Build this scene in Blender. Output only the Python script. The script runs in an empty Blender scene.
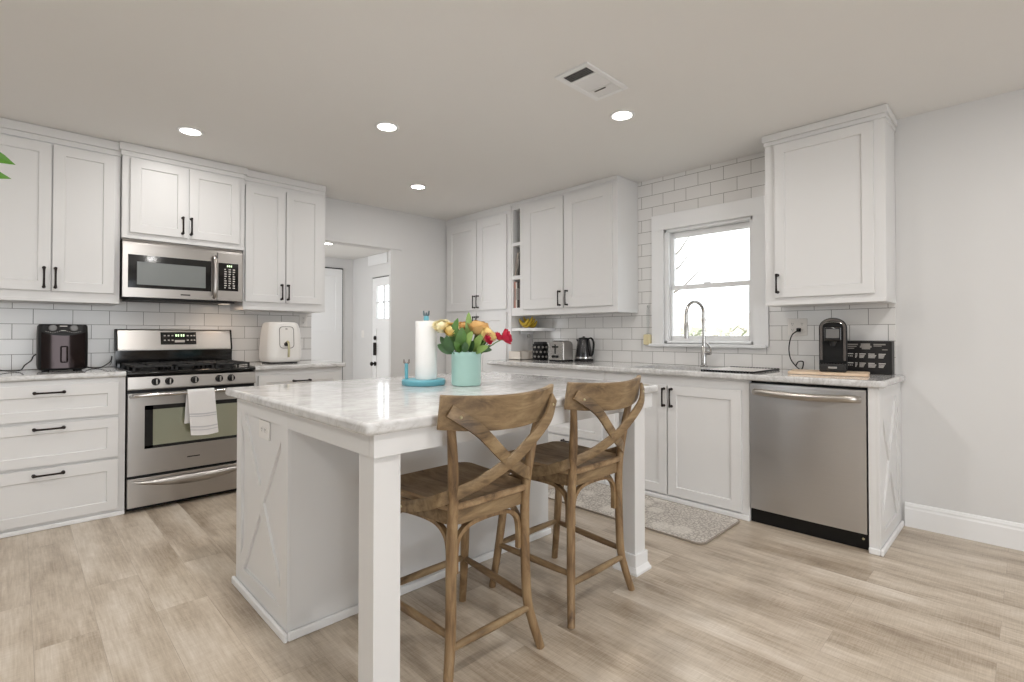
import bpy, bmesh, math, random
from mathutils import Vector, Matrix
random.seed(7)
SC = bpy.context.scene
COL = SC.collection
PI = math.pi

# ---------------------------------------------------------------- camera, world, lights, exposure
F_PX = 506.781
cam_d = bpy.data.cameras.new('camera')
cam_d.sensor_width = 36.0
cam_d.lens = F_PX / 1024 * 36.0
cam_d.shift_y = -12.05 / 1024
cam_d.clip_start = 0.05
cam = bpy.data.objects.new('camera', cam_d)
COL.objects.link(cam)
cam.location = (-3.832, -4.6847, 1.1426)
cam.rotation_euler = (PI / 2 + 0.0124, 0, 0.79732 - PI / 2)
SC.camera = cam

SC.view_settings.view_transform = 'Standard'
SC.view_settings.look = 'None'
SC.view_settings.gamma = 1.0
SC.view_settings.use_curve_mapping = False
SC.view_settings.exposure = 0.08

world = bpy.data.worlds.new('world')
SC.world = world
world.use_nodes = True
wb = world.node_tree.nodes['Background']
wb.inputs['Color'].default_value = (0.90, 0.955, 1.0, 1)
wb.inputs['Strength'].default_value = 2.5


def area_light(name, loc, rot, sx, sy, power, color=(1, 1, 1), shape='RECTANGLE', spread=PI):
    d = bpy.data.lights.new(name, 'AREA')
    d.shape = shape
    d.size = sx
    if shape == 'RECTANGLE':
        d.size_y = sy
    d.energy = power
    d.color = color
    d.spread = spread
    o = bpy.data.objects.new(name, d)
    COL.objects.link(o)
    o.location = loc
    o.rotation_euler = rot
    return o


# daylight on the yard side of the house
sun_d = bpy.data.lights.new('sun', 'SUN')
sun_d.energy = 2.2
sun_d.angle = 0.2
sun = bpy.data.objects.new('sun', sun_d)
COL.objects.link(sun)
sun.rotation_euler = Vector((0.75, -0.2, -0.63)).to_track_quat('-Z', 'Y').to_euler()

CEIL = 2.46
# added area light, standing in for daylight from the unseen room behind the camera
area_light('rear_fill', (-3.7, -8.2, 1.0), (PI / 2, 0, 0), 2.9, 1.5, 36, (0.94, 0.97, 1.0))
# ceiling cans that are out of the picture (behind and above the camera)
for lx, ly, lp in ((-3.05, -2.95, 16), (-3.0, -4.9, 13), (-1.3, -4.9, 10), (-4.8, -1.9, 11), (-4.8, -4.6, 11), (-2.2, -6.6, 9)):
    area_light('can_lamp', (lx, ly, CEIL - 0.012), (0, 0, 0), 0.13, 0.13, lp, (1.0, 0.975, 0.95), 'DISK')


area_light('hall_fill', (-3.15, 1.7, 1.3), (PI / 2, 0, -PI / 2), 1.6, 1.5, 38, (0.95, 0.975, 1.0))  # fill light added to brighten the hall; its left wall has no window


# ---------------------------------------------------------------- helpers
def lin(h):
    h = h.lstrip('#')
    c = [int(h[i:i + 2], 16) / 255 for i in (0, 2, 4)]
    return tuple(x / 12.92 if x <= 0.04045 else ((x + 0.055) / 1.055) ** 2.4 for x in c) + (1.0,)


class NT:
    def __init__(s, name):
        s.m = bpy.data.materials.new(name)
        s.m.use_nodes = True
        s.t = s.m.node_tree
        s.p = s.t.nodes['Principled BSDF']
        s.out = s.t.nodes['Material Output']

    def n(s, typ, **kw):
        nd = s.t.nodes.new(typ)
        for k, v in kw.items():
            setattr(nd, k, v)
        return nd

    def l(s, a, b):
        s.t.links.new(a, b)

    def setp(s, **kw):
        for k, v in kw.items():
            s.p.inputs[k.replace('_', ' ')].default_value = v

    def coord(s, scale=(1, 1, 1), loc=(0, 0, 0), rot=(0, 0, 0)):
        tc = s.n('ShaderNodeTexCoord')
        mp = s.n('ShaderNodeMapping')
        mp.inputs['Scale'].default_value = scale
        mp.inputs['Location'].default_value = loc
        mp.inputs['Rotation'].default_value = rot
        s.l(tc.outputs['Object'], mp.inputs['Vector'])
        return mp.outputs['Vector']

    def noise(s, vec, scale, detail=4, rough=0.55, dist=0.0):
        nd = s.n('ShaderNodeTexNoise')
        nd.inputs['Scale'].default_value = scale
        nd.inputs['Detail'].default_value = detail
        nd.inputs['Roughness'].default_value = rough
        nd.inputs['Distortion'].default_value = dist
        s.l(vec, nd.inputs['Vector'])
        return nd.outputs['Fac']

    def ramp(s, fac, stops):
        r = s.n('ShaderNodeValToRGB')
        e = r.color_ramp.elements
        while len(e) < len(stops):
            e.new(0.5)
        for el, (p, c) in zip(e, stops):
            el.position = p
            el.color = c
        s.l(fac, r.inputs['Fac'])
        return r.outputs['Color']

    def mix(s, fac, a, b, mode='MIX'):
        m = s.n('ShaderNodeMix', data_type='RGBA', blend_type=mode)
        if isinstance(fac, (int, float)):
            m.inputs[0].default_value = fac
        else:
            s.l(fac, m.inputs[0])
        for sock, v in ((m.inputs[6], a), (m.inputs[7], b)):
            if isinstance(v, tuple):
                sock.default_value = v
            else:
                s.l(v, sock)
        return m.outputs[2]

    def math(s, op, a, b=None):
        m = s.n('ShaderNodeMath', operation=op)
        for i, v in enumerate((a, b)):
            if v is None:
                continue
            if isinstance(v, (int, float)):
                m.inputs[i].default_value = v
            else:
                s.l(v, m.inputs[i])
        return m.outputs[0]

    def bump(s, h, strength=0.3, dist=0.002):
        b = s.n('ShaderNodeBump')
        b.inputs['Strength'].default_value = strength
        b.inputs['Distance'].default_value = dist
        s.l(h, b.inputs['Height'])
        s.l(b.outputs['Normal'], s.p.inputs['Normal'])


def plain(name, col, rough=0.5, metal=0.0, spec=0.5, vary=0.04, vscale=6.0, bump=0.0, bscale=200.0, coat=0.0):
    t = NT(name)
    c = lin(col)
    v = t.coord()
    f = t.noise(v, vscale, 3)
    d = tuple(x * (1 - vary) for x in c[:3]) + (1.0,)
    t.l(t.mix(f, d, c), t.p.inputs['Base Color'])
    t.setp(Roughness=rough, Metallic=metal, Specular_IOR_Level=spec)
    if coat:
        t.setp(Coat_Weight=coat, Coat_Roughness=0.05)
    if bump:
        t.bump(t.noise(t.coord(), bscale, 3), bump, 0.002)
    return t.m


def steel(name, col, axis, rough=0.3):
    """brushed metal: fine streaks along one axis, reflections drawn out across them"""
    t = NT(name)
    sc = [420.0, 420.0, 420.0]
    sc['xyz'.index(axis)] = 3.0
    f = t.noise(t.coord(tuple(sc)), 1.0, 2)
    c = lin(col)
    t.l(t.mix(f, tuple(x * 0.93 for x in c[:3]) + (1.0,), c), t.p.inputs['Base Color'])
    t.setp(Metallic=1.0, Roughness=rough, Anisotropic=0.6)
    tg = t.n('ShaderNodeTangent', direction_type='RADIAL', axis='Z')
    t.l(tg.outputs['Tangent'], t.p.inputs['Tangent'])
    t.setp(Anisotropic_Rotation=0.0 if axis == 'z' else 0.25)
    return t.m


def tile_mat(name, u_axis, u_sign, u_off, z_off):
    t = NT(name)
    tc = t.n('ShaderNodeTexCoord')
    sp = t.n('ShaderNodeSeparateXYZ')
    t.l(tc.outputs['Object'], sp.inputs[0])
    u = t.math('MULTIPLY_ADD', sp.outputs[u_axis], u_sign)
    u.node.inputs[2].default_value = u_off
    w = t.math('SUBTRACT', sp.outputs[2], z_off)
    cb = t.n('ShaderNodeCombineXYZ')
    t.l(u, cb.inputs[0])
    t.l(w, cb.inputs[1])
    b = t.n('ShaderNodeTexBrick', offset=0.5, offset_frequency=2)
    b.inputs['Scale'].default_value = 1.0
    b.inputs['Brick Width'].default_value = 0.2015
    b.inputs['Row Height'].default_value = 0.1013
    b.inputs['Mortar Size'].default_value = 0.0016
    b.inputs['Mortar Smooth'].default_value = 0.1
    b.inputs['Color1'].default_value = lin('#e6e4e2')
    b.inputs['Color2'].default_value = lin('#e2e0dd')
    b.inputs['Mortar'].default_value = lin('#7b766f')
    t.l(cb.outputs[0], b.inputs['Vector'])
    t.l(b.outputs['Color'], t.p.inputs['Base Color'])
    r = t.math('MULTIPLY_ADD', b.outputs['Fac'], 0.6)
    r.node.inputs[2].default_value = 0.16
    t.l(r, t.p.inputs['Roughness'])
    t.bump(t.math('SUBTRACT', 1.0, b.outputs['Fac']), 0.5, 0.002)
    return t.m


def marble_mat(name):
    t = NT(name)
    v = t.coord((1, 1, 1))
    warp = t.noise(v, 2.2, 5, 0.6)
    v2 = t.coord((1.0, 2.6, 1.6), rot=(0, 0, 0.5))
    f1 = t.noise(v2, 4.5, 8, 0.62, 1.6)
    d = t.math('ABSOLUTE', t.math('SUBTRACT', f1, 0.5))
    vein = t.ramp(d, [(0.0, (1, 1, 1, 1)), (0.035, (0.35, 0.35, 0.35, 1)), (0.12, (0, 0, 0, 1))])
    vm = t.math('MULTIPLY', vein, t.math('MULTIPLY', warp, 0.75))
    cloud = t.ramp(t.noise(v, 9.0, 6, 0.65), [(0.35, lin('#c8c7c6')), (0.62, lin('#dddcdb'))])
    t.l(t.mix(vm, cloud, lin('#96918b')), t.p.inputs['Base Color'])
    t.setp(Roughness=0.06, Specular_IOR_Level=0.35)
    return t.m


def floor_mat(name):
    t = NT(name)
    tc = t.n('ShaderNodeTexCoord')
    sp = t.n('ShaderNodeSeparateXYZ')
    t.l(tc.outputs['Object'], sp.inputs[0])
    cb = t.n('ShaderNodeCombineXYZ')
    t.l(t.math('ADD', sp.outputs[1], 20.0), cb.inputs[0])
    t.l(t.math('ADD', sp.outputs[0], 20.06), cb.inputs[1])
    b = t.n('ShaderNodeTexBrick', offset=0.37, offset_frequency=2)
    b.inputs['Scale'].default_value = 1.0
    b.inputs['Brick Width'].default_value = 1.22
    b.inputs['Row Height'].default_value = 0.185
    b.inputs['Mortar Size'].default_value = 0.0005
    b.inputs['Color1'].default_value = (0, 0, 0, 1)
    b.inputs['Color2'].default_value = (1, 1, 1, 1)
    b.inputs['Mortar'].default_value = (0.3, 0.3, 0.3, 1)
    t.l(cb.outputs[0], b.inputs['Vector'])
    plank = b.outputs['Color']
    # offset every plank's grain
    off = t.n('ShaderNodeVectorMath', operation='MULTIPLY')
    t.l(plank, off.inputs[0])
    off.inputs[1].default_value = (3.1, 7.7, 0)
    ad = t.n('ShaderNodeVectorMath', operation='ADD')
    t.l(tc.outputs['Object'], ad.inputs[0])
    t.l(off.outputs[0], ad.inputs[1])

    def mapped(scale):
        mp = t.n('ShaderNodeMapping')
        mp.inputs['Scale'].default_value = scale
        t.l(ad.outputs[0], mp.inputs['Vector'])
        return mp.outputs['Vector']
    blotch = t.noise(mapped((5.5, 1.5, 1)), 1.0, 5, 0.6)
    grain = t.noise(mapped((60, 2.4, 1)), 1.0, 7, 0.75)
    saw = t.noise(mapped((9, 210, 1)), 1.0, 4, 0.75)
    fine = t.noise(mapped((170, 9, 1)), 1.0, 3, 0.6)
    m = t.math('MULTIPLY_ADD', blotch, 0.85)
    m.node.inputs[2].default_value = -0.15
    s1 = t.math('ADD', m, t.math('MULTIPLY', grain, 0.42))
    s2 = t.math('ADD', s1, t.math('MULTIPLY', saw, 0.28))
    s3 = t.math('ADD', s2, t.math('MULTIPLY', fine, 0.2))
    s4 = t.math('ADD', s3, t.math('MULTIPLY', plank, 0.05))
    col = t.ramp(s4, [(0.46, lin('#71614f')), (0.62, lin('#9f8f7c')), (0.78, lin('#c0b2a0')), (1.0, lin('#dcd2c5'))])
    seam = t.mix(t.math('MULTIPLY', b.outputs['Fac'], 0.55), col, lin('#6f6255'))
    t.l(seam, t.p.inputs['Base Color'])
    rr = t.math('MULTIPLY_ADD', saw, 0.18)
    rr.node.inputs[2].default_value = 0.22
    t.l(rr, t.p.inputs['Roughness'])
    t.bump(s3, 0.12, 0.002)
    return t.m


def wood_mat(name, dark, mid, light, scale=(9, 9, 60), rough=0.5):
    """grain runs along the axis with the smallest scale"""
    t = NT(name)
    v = t.coord(scale)
    g = t.noise(v, 1.0, 6, 0.65, 0.6)
    b = t.noise(t.coord((5, 5, 5)), 1.0, 3)
    f = t.math('ADD', t.math('MULTIPLY', g, 0.75), t.math('MULTIPLY', b, 0.3))
    t.l(t.ramp(f, [(0.37, lin(dark)), (0.5, lin(mid)), (0.68, lin(light))]), t.p.inputs['Base Color'])
    t.setp(Roughness=rough)
    t.bump(g, 0.2, 0.002)
    return t.m


def glass_mat(name, tint=(1, 1, 1, 1), rough=0.0):
    t = NT(name)
    t.setp(Base_Color=tint, Roughness=rough, Transmission_Weight=1.0, IOR=1.05)
    return t.m


def emit_mat(name, col, strength):
    t = NT(name)
    t.setp(Base_Color=(0.9, 0.9, 0.9, 1), Emission_Color=col, Emission_Strength=strength)
    return t.m


M = {}
M['wall'] = plain('wall_paint', '#dbdad9', 0.75, vary=0.015, bump=0.12, bscale=260)
M['ceiling'] = plain('ceiling_paint', '#eae8e5', 0.85, vary=0.015, bump=0.2, bscale=180)
M['cab'] = plain('cabinet_white_paint', '#e0dfde', 0.38, vary=0.012)
M['trim'] = plain('trim_white_gloss', '#eeeeee', 0.35, vary=0.012)
M['bronze'] = plain('oil_rubbed_bronze', '#2b2523', 0.38, 0.8)
M['tileA'] = tile_mat('white_subway_tile_range_wall', 0, 1.0, 4.0 - 0.0425, 0.914)
M['tileB'] = tile_mat('white_subway_tile_window_wall', 1, -1.0, -0.1435, 0.905)
M['marble'] = marble_mat('white_veined_marble')
M['floor'] = floor_mat('wood_look_vinyl_plank')
M['steel_x'] = steel('brushed_stainless_horizontal', '#b4b0ac', 'x', 0.30)
M['steel_y'] = steel('brushed_stainless_dishwasher', '#cccccd', 'y', 0.30)
M['steel_z'] = steel('brushed_stainless_vertical', '#b5b0ab', 'z', 0.28)
M['chrome'] = plain('polished_steel', '#c9c7c4', 0.16, 1.0)
M['black_gloss'] = plain('black_glass', '#0c0c0d', 0.07, 0.0, 0.6)
M['black'] = plain('black_plastic', '#0f0f10', 0.4, spec=0.3)
M['iron'] = plain('black_cast_iron', '#1d1c1c', 0.55, bump=0.2)
M['dark'] = plain('dark_recess', '#24211f', 0.7)
M['mwglass'] = plain('microwave_screen', '#7d8180', 0.18, 0.0, 0.6)
M['wood'] = wood_mat('weathered_oak_upright', '#523e29', '#826748', '#a58c68', (24, 24, 5))
M['wood_x'] = wood_mat('weathered_oak_crosswise', '#4d3c2a', '#7d6649', '#9f8866', (5, 24, 24))
M['wood_y'] = wood_mat('weathered_oak_lengthwise', '#4d3b28', '#7a6145', '#9b8460', (24, 5, 24))
M['wood_seat'] = wood_mat('weathered_oak_seat', '#5f4a33', '#94795a', '#b39a78', (20, 5, 20))
M['teal'] = plain('teal_painted_metal', '#66a9b8', 0.4)
M['mint'] = plain('mint_glazed_ceramic', '#a9cec6', 0.28)
M['paper'] = plain('paper_towel', '#f0efed', 0.9, vary=0.04, vscale=60, bump=0.35, bscale=160)
M['white_plastic'] = plain('white_plastic', '#ebe8e4', 0.35)
M['offwhite'] = plain('off_white_card', '#e6ddd2', 0.7)
M['gold'] = plain('brass', '#c6bd9b', 0.3, 0.85)
M['leaf'] = plain('green_leaf', '#557f38', 0.45, vary=0.45, vscale=30)
M['leaf_light'] = plain('fresh_green_leaf', '#86a456', 0.45, vary=0.35, vscale=40)
M['leaf_dark'] = plain('dark_green_leaf', '#44683c', 0.45, vary=0.45, vscale=30)
M['leaf_bright'] = plain('bright_green_leaf', '#58951f', 0.4, vary=0.3, vscale=25)
M['stem'] = plain('green_stem', '#6f8f4c', 0.55)
M['rose_cream'] = plain('cream_petal', '#f7ecc4', 0.6, vary=0.12, vscale=40)
M['rose_yellow'] = plain('yellow_petal', '#f4d98f', 0.6, vary=0.2, vscale=40)
M['rose_orange'] = plain('orange_petal', '#ecbf7c', 0.6, vary=0.25, vscale=40)
M['red_petal'] = plain('crimson_petal', '#cf2447', 0.6, vary=0.3, vscale=50)
M['banana'] = plain('ripe_banana', '#d9b83c', 0.5, vary=0.3, vscale=25)
M['board'] = wood_mat('pale_maple_board', '#d3b193', '#e2c7aa', '#ecd8c0', (30, 5, 30))
M['towel'] = plain('white_terry_cloth', '#e7e5e4', 0.95, vary=0.07, vscale=120, bump=0.6, bscale=420)
M['towel_band'] = plain('grey_woven_band', '#c9c8cb', 0.95, vary=0.1, vscale=150, bump=0.6, bscale=420)
M['cardboard_black'] = plain('black_printed_card', '#141213', 0.45)
M['print_white'] = plain('white_print', '#cfcac5', 0.6)
M['print_grey'] = plain('grey_print', '#8e8984', 0.6)
M['lamp'] = emit_mat('lit_lamp_diffuser', (1.0, 0.95, 0.88, 1), 14.0)
M['green_led'] = emit_mat('green_display_digits', (0.55, 0.9, 0.35, 1), 1.2)
M['sponge'] = plain('yellow_sponge', '#e2d5ab', 0.9, bump=0.5, bscale=300)
M['clear'] = glass_mat('clear_plastic', (0.92, 0.94, 0.94, 1), 0.05)
M['glass'] = glass_mat('window_glass')
M['kettle'] = plain('black_smoked_plastic', '#1c1c1f', 0.16, coat=0.3)
M['smoke_door'] = plain('dark_mirror_front', '#332c2c', 0.10, 0.9)
M['soil'] = plain('potting_soil', '#3a2c22', 0.95)
M['pot'] = plain('grey_ceramic_pot', '#8a8782', 0.5)
M['fence'] = plain('washed_out_fence_board', '#d8cfc4', 0.9, vary=0.2)  # overexposed daylight is put into these pale outdoor colours
M['shrub'] = plain('washed_out_shrub', '#b9bfa4', 0.9, vary=0.4)
M['yard'] = plain('washed_out_lawn', '#c5c2b2', 0.95, vary=0.2)
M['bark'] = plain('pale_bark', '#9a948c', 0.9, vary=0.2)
M['siding'] = plain('white_siding', '#e8e6e2', 0.8)


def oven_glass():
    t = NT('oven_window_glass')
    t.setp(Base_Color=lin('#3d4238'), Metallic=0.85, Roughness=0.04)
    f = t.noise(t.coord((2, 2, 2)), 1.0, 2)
    t.l(t.mix(f, lin('#b4c0b0'), lin('#cdc5ab')), t.p.inputs['Base Color'])  # green and tan of the room's reflection put into the glass colour
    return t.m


M['oven_glass'] = oven_glass()


def rug_mat():
    t = NT('printed_floral_mat')
    v = t.coord()
    vo = t.n('ShaderNodeTexVoronoi', feature='DISTANCE_TO_EDGE')
    vo.inputs['Scale'].default_value = 44
    nz = t.noise(v, 14, 5, 0.6)
    ad = t.n('ShaderNodeVectorMath', operation='ADD')
    t.l(v, ad.inputs[0])
    sc = t.n('ShaderNodeVectorMath', operation='SCALE')
    t.l(nz, sc.inputs[0])
    sc.inputs['Scale'].default_value = 0.05
    t.l(sc.outputs[0], ad.inputs[1])
    t.l(ad.outputs[0], vo.inputs['Vector'])
    lines = t.ramp(vo.outputs['Distance'], [(0.03, lin('#9f9890')), (0.12, lin('#c4beb6')), (0.3, lin('#d2ccc4'))])
    big = t.n('ShaderNodeTexVoronoi', feature='F1')
    big.inputs['Scale'].default_value = 5.5
    t.l(v, big.inputs['Vector'])
    med = t.ramp(big.outputs['Distance'], [(0.28, (1, 1, 1, 1)), (0.42, (0, 0, 0, 1))])
    col = t.mix(t.math('MULTIPLY', med, 0.6), lines, lin('#dfdad2'))
    t.l(col, t.p.inputs['Base Color'])
    t.setp(Roughness=0.85)
    t.bump(vo.outputs['Distance'], 0.3, 0.002)
    return t.m


M['rug'] = rug_mat()


class MB:
    def __init__(s):
        s.bm = bmesh.new()
        s.curved = False

    def _merge(s, b):
        me = bpy.data.meshes.new('tmp')
        b.to_mesh(me)
        b.free()
        s.bm.from_mesh(me)
        bpy.data.meshes.remove(me)
        return s

    def box(s, x0, x1, y0, y1, z0, z1, bev=0.0, seg=2):
        x0, x1 = sorted((x0, x1)); y0, y1 = sorted((y0, y1)); z0, z1 = sorted((z0, z1))
        b = bmesh.new()
        bmesh.ops.create_cube(b, size=1.0)
        for v in b.verts:
            v.co = Vector(((x0 + x1) / 2 + v.co.x * (x1 - x0), (y0 + y1) / 2 + v.co.y * (y1 - y0), (z0 + z1) / 2 + v.co.z * (z1 - z0)))
        if bev:
            bev = min(bev, 0.49 * min(x1 - x0, y1 - y0, z1 - z0))
            bmesh.ops.bevel(b, geom=b.edges[:], offset=bev, segments=seg, affect='EDGES', profile=0.5)
        return s._merge(b)

    def tbox(s, T, u0, u1, v0, v1, w0, w1, bev=0.0, seg=2):
        p, q = T(u0, v0, w0), T(u1, v1, w1)
        return s.box(p[0], q[0], p[1], q[1], p[2], q[2], bev, seg)

    def poly_prism(s, pts0, pts1, bev=0.0, seg=2):
        """closed prism between two matching 3D outlines"""
        b = bmesh.new()
        a = [b.verts.new(p) for p in pts0]
        c = [b.verts.new(p) for p in pts1]
        n = len(a)
        b.faces.new(a)
        b.faces.new(c[::-1])
        for i in range(n):
            b.faces.new((a[i], c[i], c[(i + 1) % n], a[(i + 1) % n]))
        bmesh.ops.recalc_face_normals(b, faces=b.faces[:])
        if bev:
            bmesh.ops.bevel(b, geom=b.edges[:], offset=bev, segments=seg, affect='EDGES', profile=0.5)
        return s._merge(b)

    def sweep(s, pts, prof, up=(0, 0, 1), closed=False, scale=None, ref=None):
        """sweep a 2D profile (a,b) along pts; a along the side vector, b along the 'up' vector"""
        s.curved = True
        pts = [Vector(p) for p in pts]
        b = bmesh.new()
        rings = []
        n = len(pts)
        up = Vector(up)
        prev = None
        for i, p in enumerate(pts):
            if closed:
                t = (pts[(i + 1) % n] - pts[i - 1]).normalized()
            else:
                t = (pts[min(i + 1, n - 1)] - pts[max(i - 1, 0)]).normalized()
            if ref is not None:
                u = Vector(ref[i] if isinstance(ref[0], (tuple, list, Vector)) else ref)
                u = (u - t * u.dot(t)).normalized()
            elif prev is None:
                u = up - t * up.dot(t)
                if u.length < 1e-4:
                    u = Vector((1, 0, 0)) - t * t.x
                u.normalize()
            else:
                u = prev - t * prev.dot(t)
                u.normalize()
            prev = u
            side = t.cross(u)
            k = 1.0 if scale is None else scale[i]
            rings.append([b.verts.new(p + side * (a * k) + u * (c * k)) for a, c in prof])
        m = len(prof)
        for i in range(n if closed else n - 1):
            r0, r1 = rings[i], rings[(i + 1) % n]
            for j in range(m):
                b.faces.new((r0[j], r0[(j + 1) % m], r1[(j + 1) % m], r1[j]))
        if not closed:
            b.faces.new(rings[0][::-1])
            b.faces.new(rings[-1])
        bmesh.ops.recalc_face_normals(b, faces=b.faces[:])
        return s._merge(b)

    def tube(s, pts, r, seg=10, closed=False):
        sc = None
        if isinstance(r, (list, tuple)):
            sc = [x for x in r]
            r = 1.0
        prof = [(r * math.cos(2 * PI * k / seg), r * math.sin(2 * PI * k / seg)) for k in range(seg)]
        return s.sweep(pts, prof, closed=closed, scale=sc)

    def cyl(s, p0, p1, r0, r1=None, seg=20):
        return s.tube([p0, p1], [r0, r0 if r1 is None else r1], seg)

    def lathe(s, prof, c, seg=28, axis='z'):
        """profile of (r, h) about an axis through c; ends closed when r = 0 or capped"""
        s.curved = True
        b = bmesh.new()
        rings = []
        for r, h in prof:
            ring = []
            for k in range(seg):
                a = 2 * PI * k / seg
                x, y = r * math.cos(a), r * math.sin(a)
                if axis == 'z':
                    p = (c[0] + x, c[1] + y, c[2] + h)
                elif axis == 'y':
                    p = (c[0] + x, c[1] + h, c[2] + y)
                else:
                    p = (c[0] + h, c[1] + x, c[2] + y)
                ring.append(b.verts.new(p))
            rings.append(ring)
        for a, d in zip(rings, rings[1:]):
            for k in range(seg):
                b.faces.new((a[k], a[(k + 1) % seg], d[(k + 1) % seg], d[k]))
        b.faces.new(rings[0][::-1])
        b.faces.new(rings[-1])
        bmesh.ops.remove_doubles(b, verts=b.verts[:], dist=1e-6)
        bmesh.ops.recalc_face_normals(b, faces=b.faces[:])
        return s._merge(b)

    def ball(s, c, r, scale=(1, 1, 1), seg=14):
        b = bmesh.new()
        bmesh.ops.create_uvsphere(b, u_segments=seg, v_segments=max(6, seg // 2 + 2), radius=r)
        for v in b.verts:
            v.co = Vector((c[0] + v.co.x * scale[0], c[1] + v.co.y * scale[1], c[2] + v.co.z * scale[2]))
        return s._merge(b)

    def grid(s, fn, nu, nv, thick=0.0):
        """surface patch fn(u,v); a closed shell when thick > 0"""
        b = bmesh.new()
        P = [[Vector(fn(i / nu, j / nv)) for j in range(nv + 1)] for i in range(nu + 1)]
        V = [[b.verts.new(p) for p in row] for row in P]
        for i in range(nu):
            for j in range(nv):
                b.faces.new((V[i][j], V[i + 1][j], V[i + 1][j + 1], V[i][j + 1]))
        if thick:
            b.normal_update()
            bmesh.ops.solidify(b, geom=b.faces[:], thickness=thick)
        bmesh.ops.recalc_face_normals(b, faces=b.faces[:])
        return s._merge(b)

    def build(s, name, mat, parent=None, smooth=True, angle=35):
        off = Vector((0, 0, 0))
        if parent is not None:
            q = parent
            while q is not None:
                off += q.location
                q = q.parent
        if off.length:
            for v in s.bm.verts:
                v.co -= off
        me = bpy.data.meshes.new(name)
        s.bm.to_mesh(me)
        s.bm.free()
        me.materials.append(mat if not isinstance(mat, str) else M[mat])
        if smooth:
            me.shade_smooth()
            me.set_sharp_from_angle(angle=math.radians(angle))
        o = bpy.data.objects.new(name, me)
        COL.objects.link(o)
        if smooth and not s.curved:
            wn = o.modifiers.new('weighted_normals', 'WEIGHTED_NORMAL')
            wn.keep_sharp = True
            wn.weight = 90
        if parent is not None:
            o.parent = parent
        return o


def tag(o, label, cat, group=None):
    o['label'] = label
    o['category'] = cat
    if group:
        o['group'] = group
    return o


def thing(name, label, cat, loc, group=None):
    o = bpy.data.objects.new(name, None)
    o.empty_display_size = 0.1
    COL.objects.link(o)
    o.location = loc
    return tag(o, label, cat, group)


def structure(o):
    o['kind'] = 'structure'
    return o


def copy_tree(o, parent=None):
    c = o.copy()
    COL.objects.link(c)
    if parent is not None:
        c.parent = parent
    for ch in list(o.children):
        copy_tree(ch, c)
    return c


def TA(u, v, w):       # range wall: u = x, v = z, w = out of the wall
    return (u, -w, v)


def TB(u, v, w):       # window wall: u = -y, v = z, w = out of the wall
    return (-w, -u, v)


def arc(c, r, a0, a1, n, ax1, ax2):
    c, ax1, ax2 = Vector(c), Vector(ax1), Vector(ax2)
    return [c + ax1 * (r * math.cos(a0 + (a1 - a0) * i / n)) + ax2 * (r * math.sin(a0 + (a1 - a0) * i / n)) for i in range(n + 1)]


def catmull(pts, n=8):
    pts = [Vector(p) for p in pts]
    P = [pts[0] * 2 - pts[1]] + pts + [pts[-1] * 2 - pts[-2]]
    out = []
    for i in range(1, len(P) - 2):
        for k in range(n):
            t = k / n
            a, b, c, d = P[i - 1], P[i], P[i + 1], P[i + 2]
            out.append(0.5 * ((2 * b) + (c - a) * t + (2 * a - 5 * b + 4 * c - d) * t * t + (3 * b - a - 3 * c + d) * t ** 3))
    out.append(pts[-1])
    return out


def shaker(name, T, u0, u1, v0, v1, w0, parent, t=0.019, st=0.058, top=None, bot=None, rec=0.009, mat='cab'):
    top = st if top is None else top
    bot = st if bot is None else bot
    b = bmesh.new()
    ou = [(u0, v0), (u1, v0), (u1, v1), (u0, v1)]
    iu = [(u0 + st, v0 + bot), (u1 - st, v0 + bot), (u1 - st, v1 - top), (u0 + st, v1 - top)]
    g = 0.004
    pu = [(u0 + st + g, v0 + bot + g), (u1 - st - g, v0 + bot + g), (u1 - st - g, v1 - top - g), (u0 + st + g, v1 - top - g)]
    A = [b.verts.new(T(u, v, w0)) for u, v in ou]
    B = [b.verts.new(T(u, v, w0 + t)) for u, v in ou]
    Cc = [b.verts.new(T(u, v, w0 + t)) for u, v in iu]
    D = [b.verts.new(T(u, v, w0 + t - rec)) for u, v in pu]
    b.faces.new(A)
    for i in range(4):
        j = (i + 1) % 4
        b.faces.new((A[i], A[j], B[j], B[i]))
        b.faces.new((B[i], B[j], Cc[j], Cc[i]))
        b.faces.new((Cc[i], Cc[j], D[j], D[i]))
    b.faces.new(D)
    bmesh.ops.recalc_face_normals(b, faces=b.faces[:])
    ed = [e for e in b.edges if all(v in B for v in e.verts)]
    bmesh.ops.bevel(b, geom=ed, offset=0.002, segments=2, affect='EDGES', profile=0.5)
    mb = MB()
    mb._merge(b)
    return mb.build(name, mat, parent, angle=25)


def pull(T, u0, v0, u1, v1, w, parent):
    """bronze bar pull between two points on the surface at depth w"""
    mb = MB()
    h = 0.028
    a, c = Vector(T(u0, v0, w)), Vector(T(u1, v1, w))
    o = Vector(T(0, 0, 1)) - Vector(T(0, 0, 0))
    d = (c - a).normalized()
    mb.tube([a + o * h - d * 0.004, a + o * (h + 0.003) + d * 0.02, (a + c) / 2 + o * (h + 0.004), c + o * (h + 0.003) - d * 0.02, c + o * h + d * 0.004],
            [0.0078, 0.0058, 0.0054, 0.0058, 0.0078], 10)
    for p in (a, c):
        mb.tube([p, p + o * 0.004, p + o * 0.006, p + o * h, p + o * (h + 0.008)], [0.0095, 0.0095, 0.006, 0.0052, 0.0052], 10)
        mb.ball(p + o * h, 0.0085)
    return mb.build('handle', 'bronze', parent)


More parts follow.
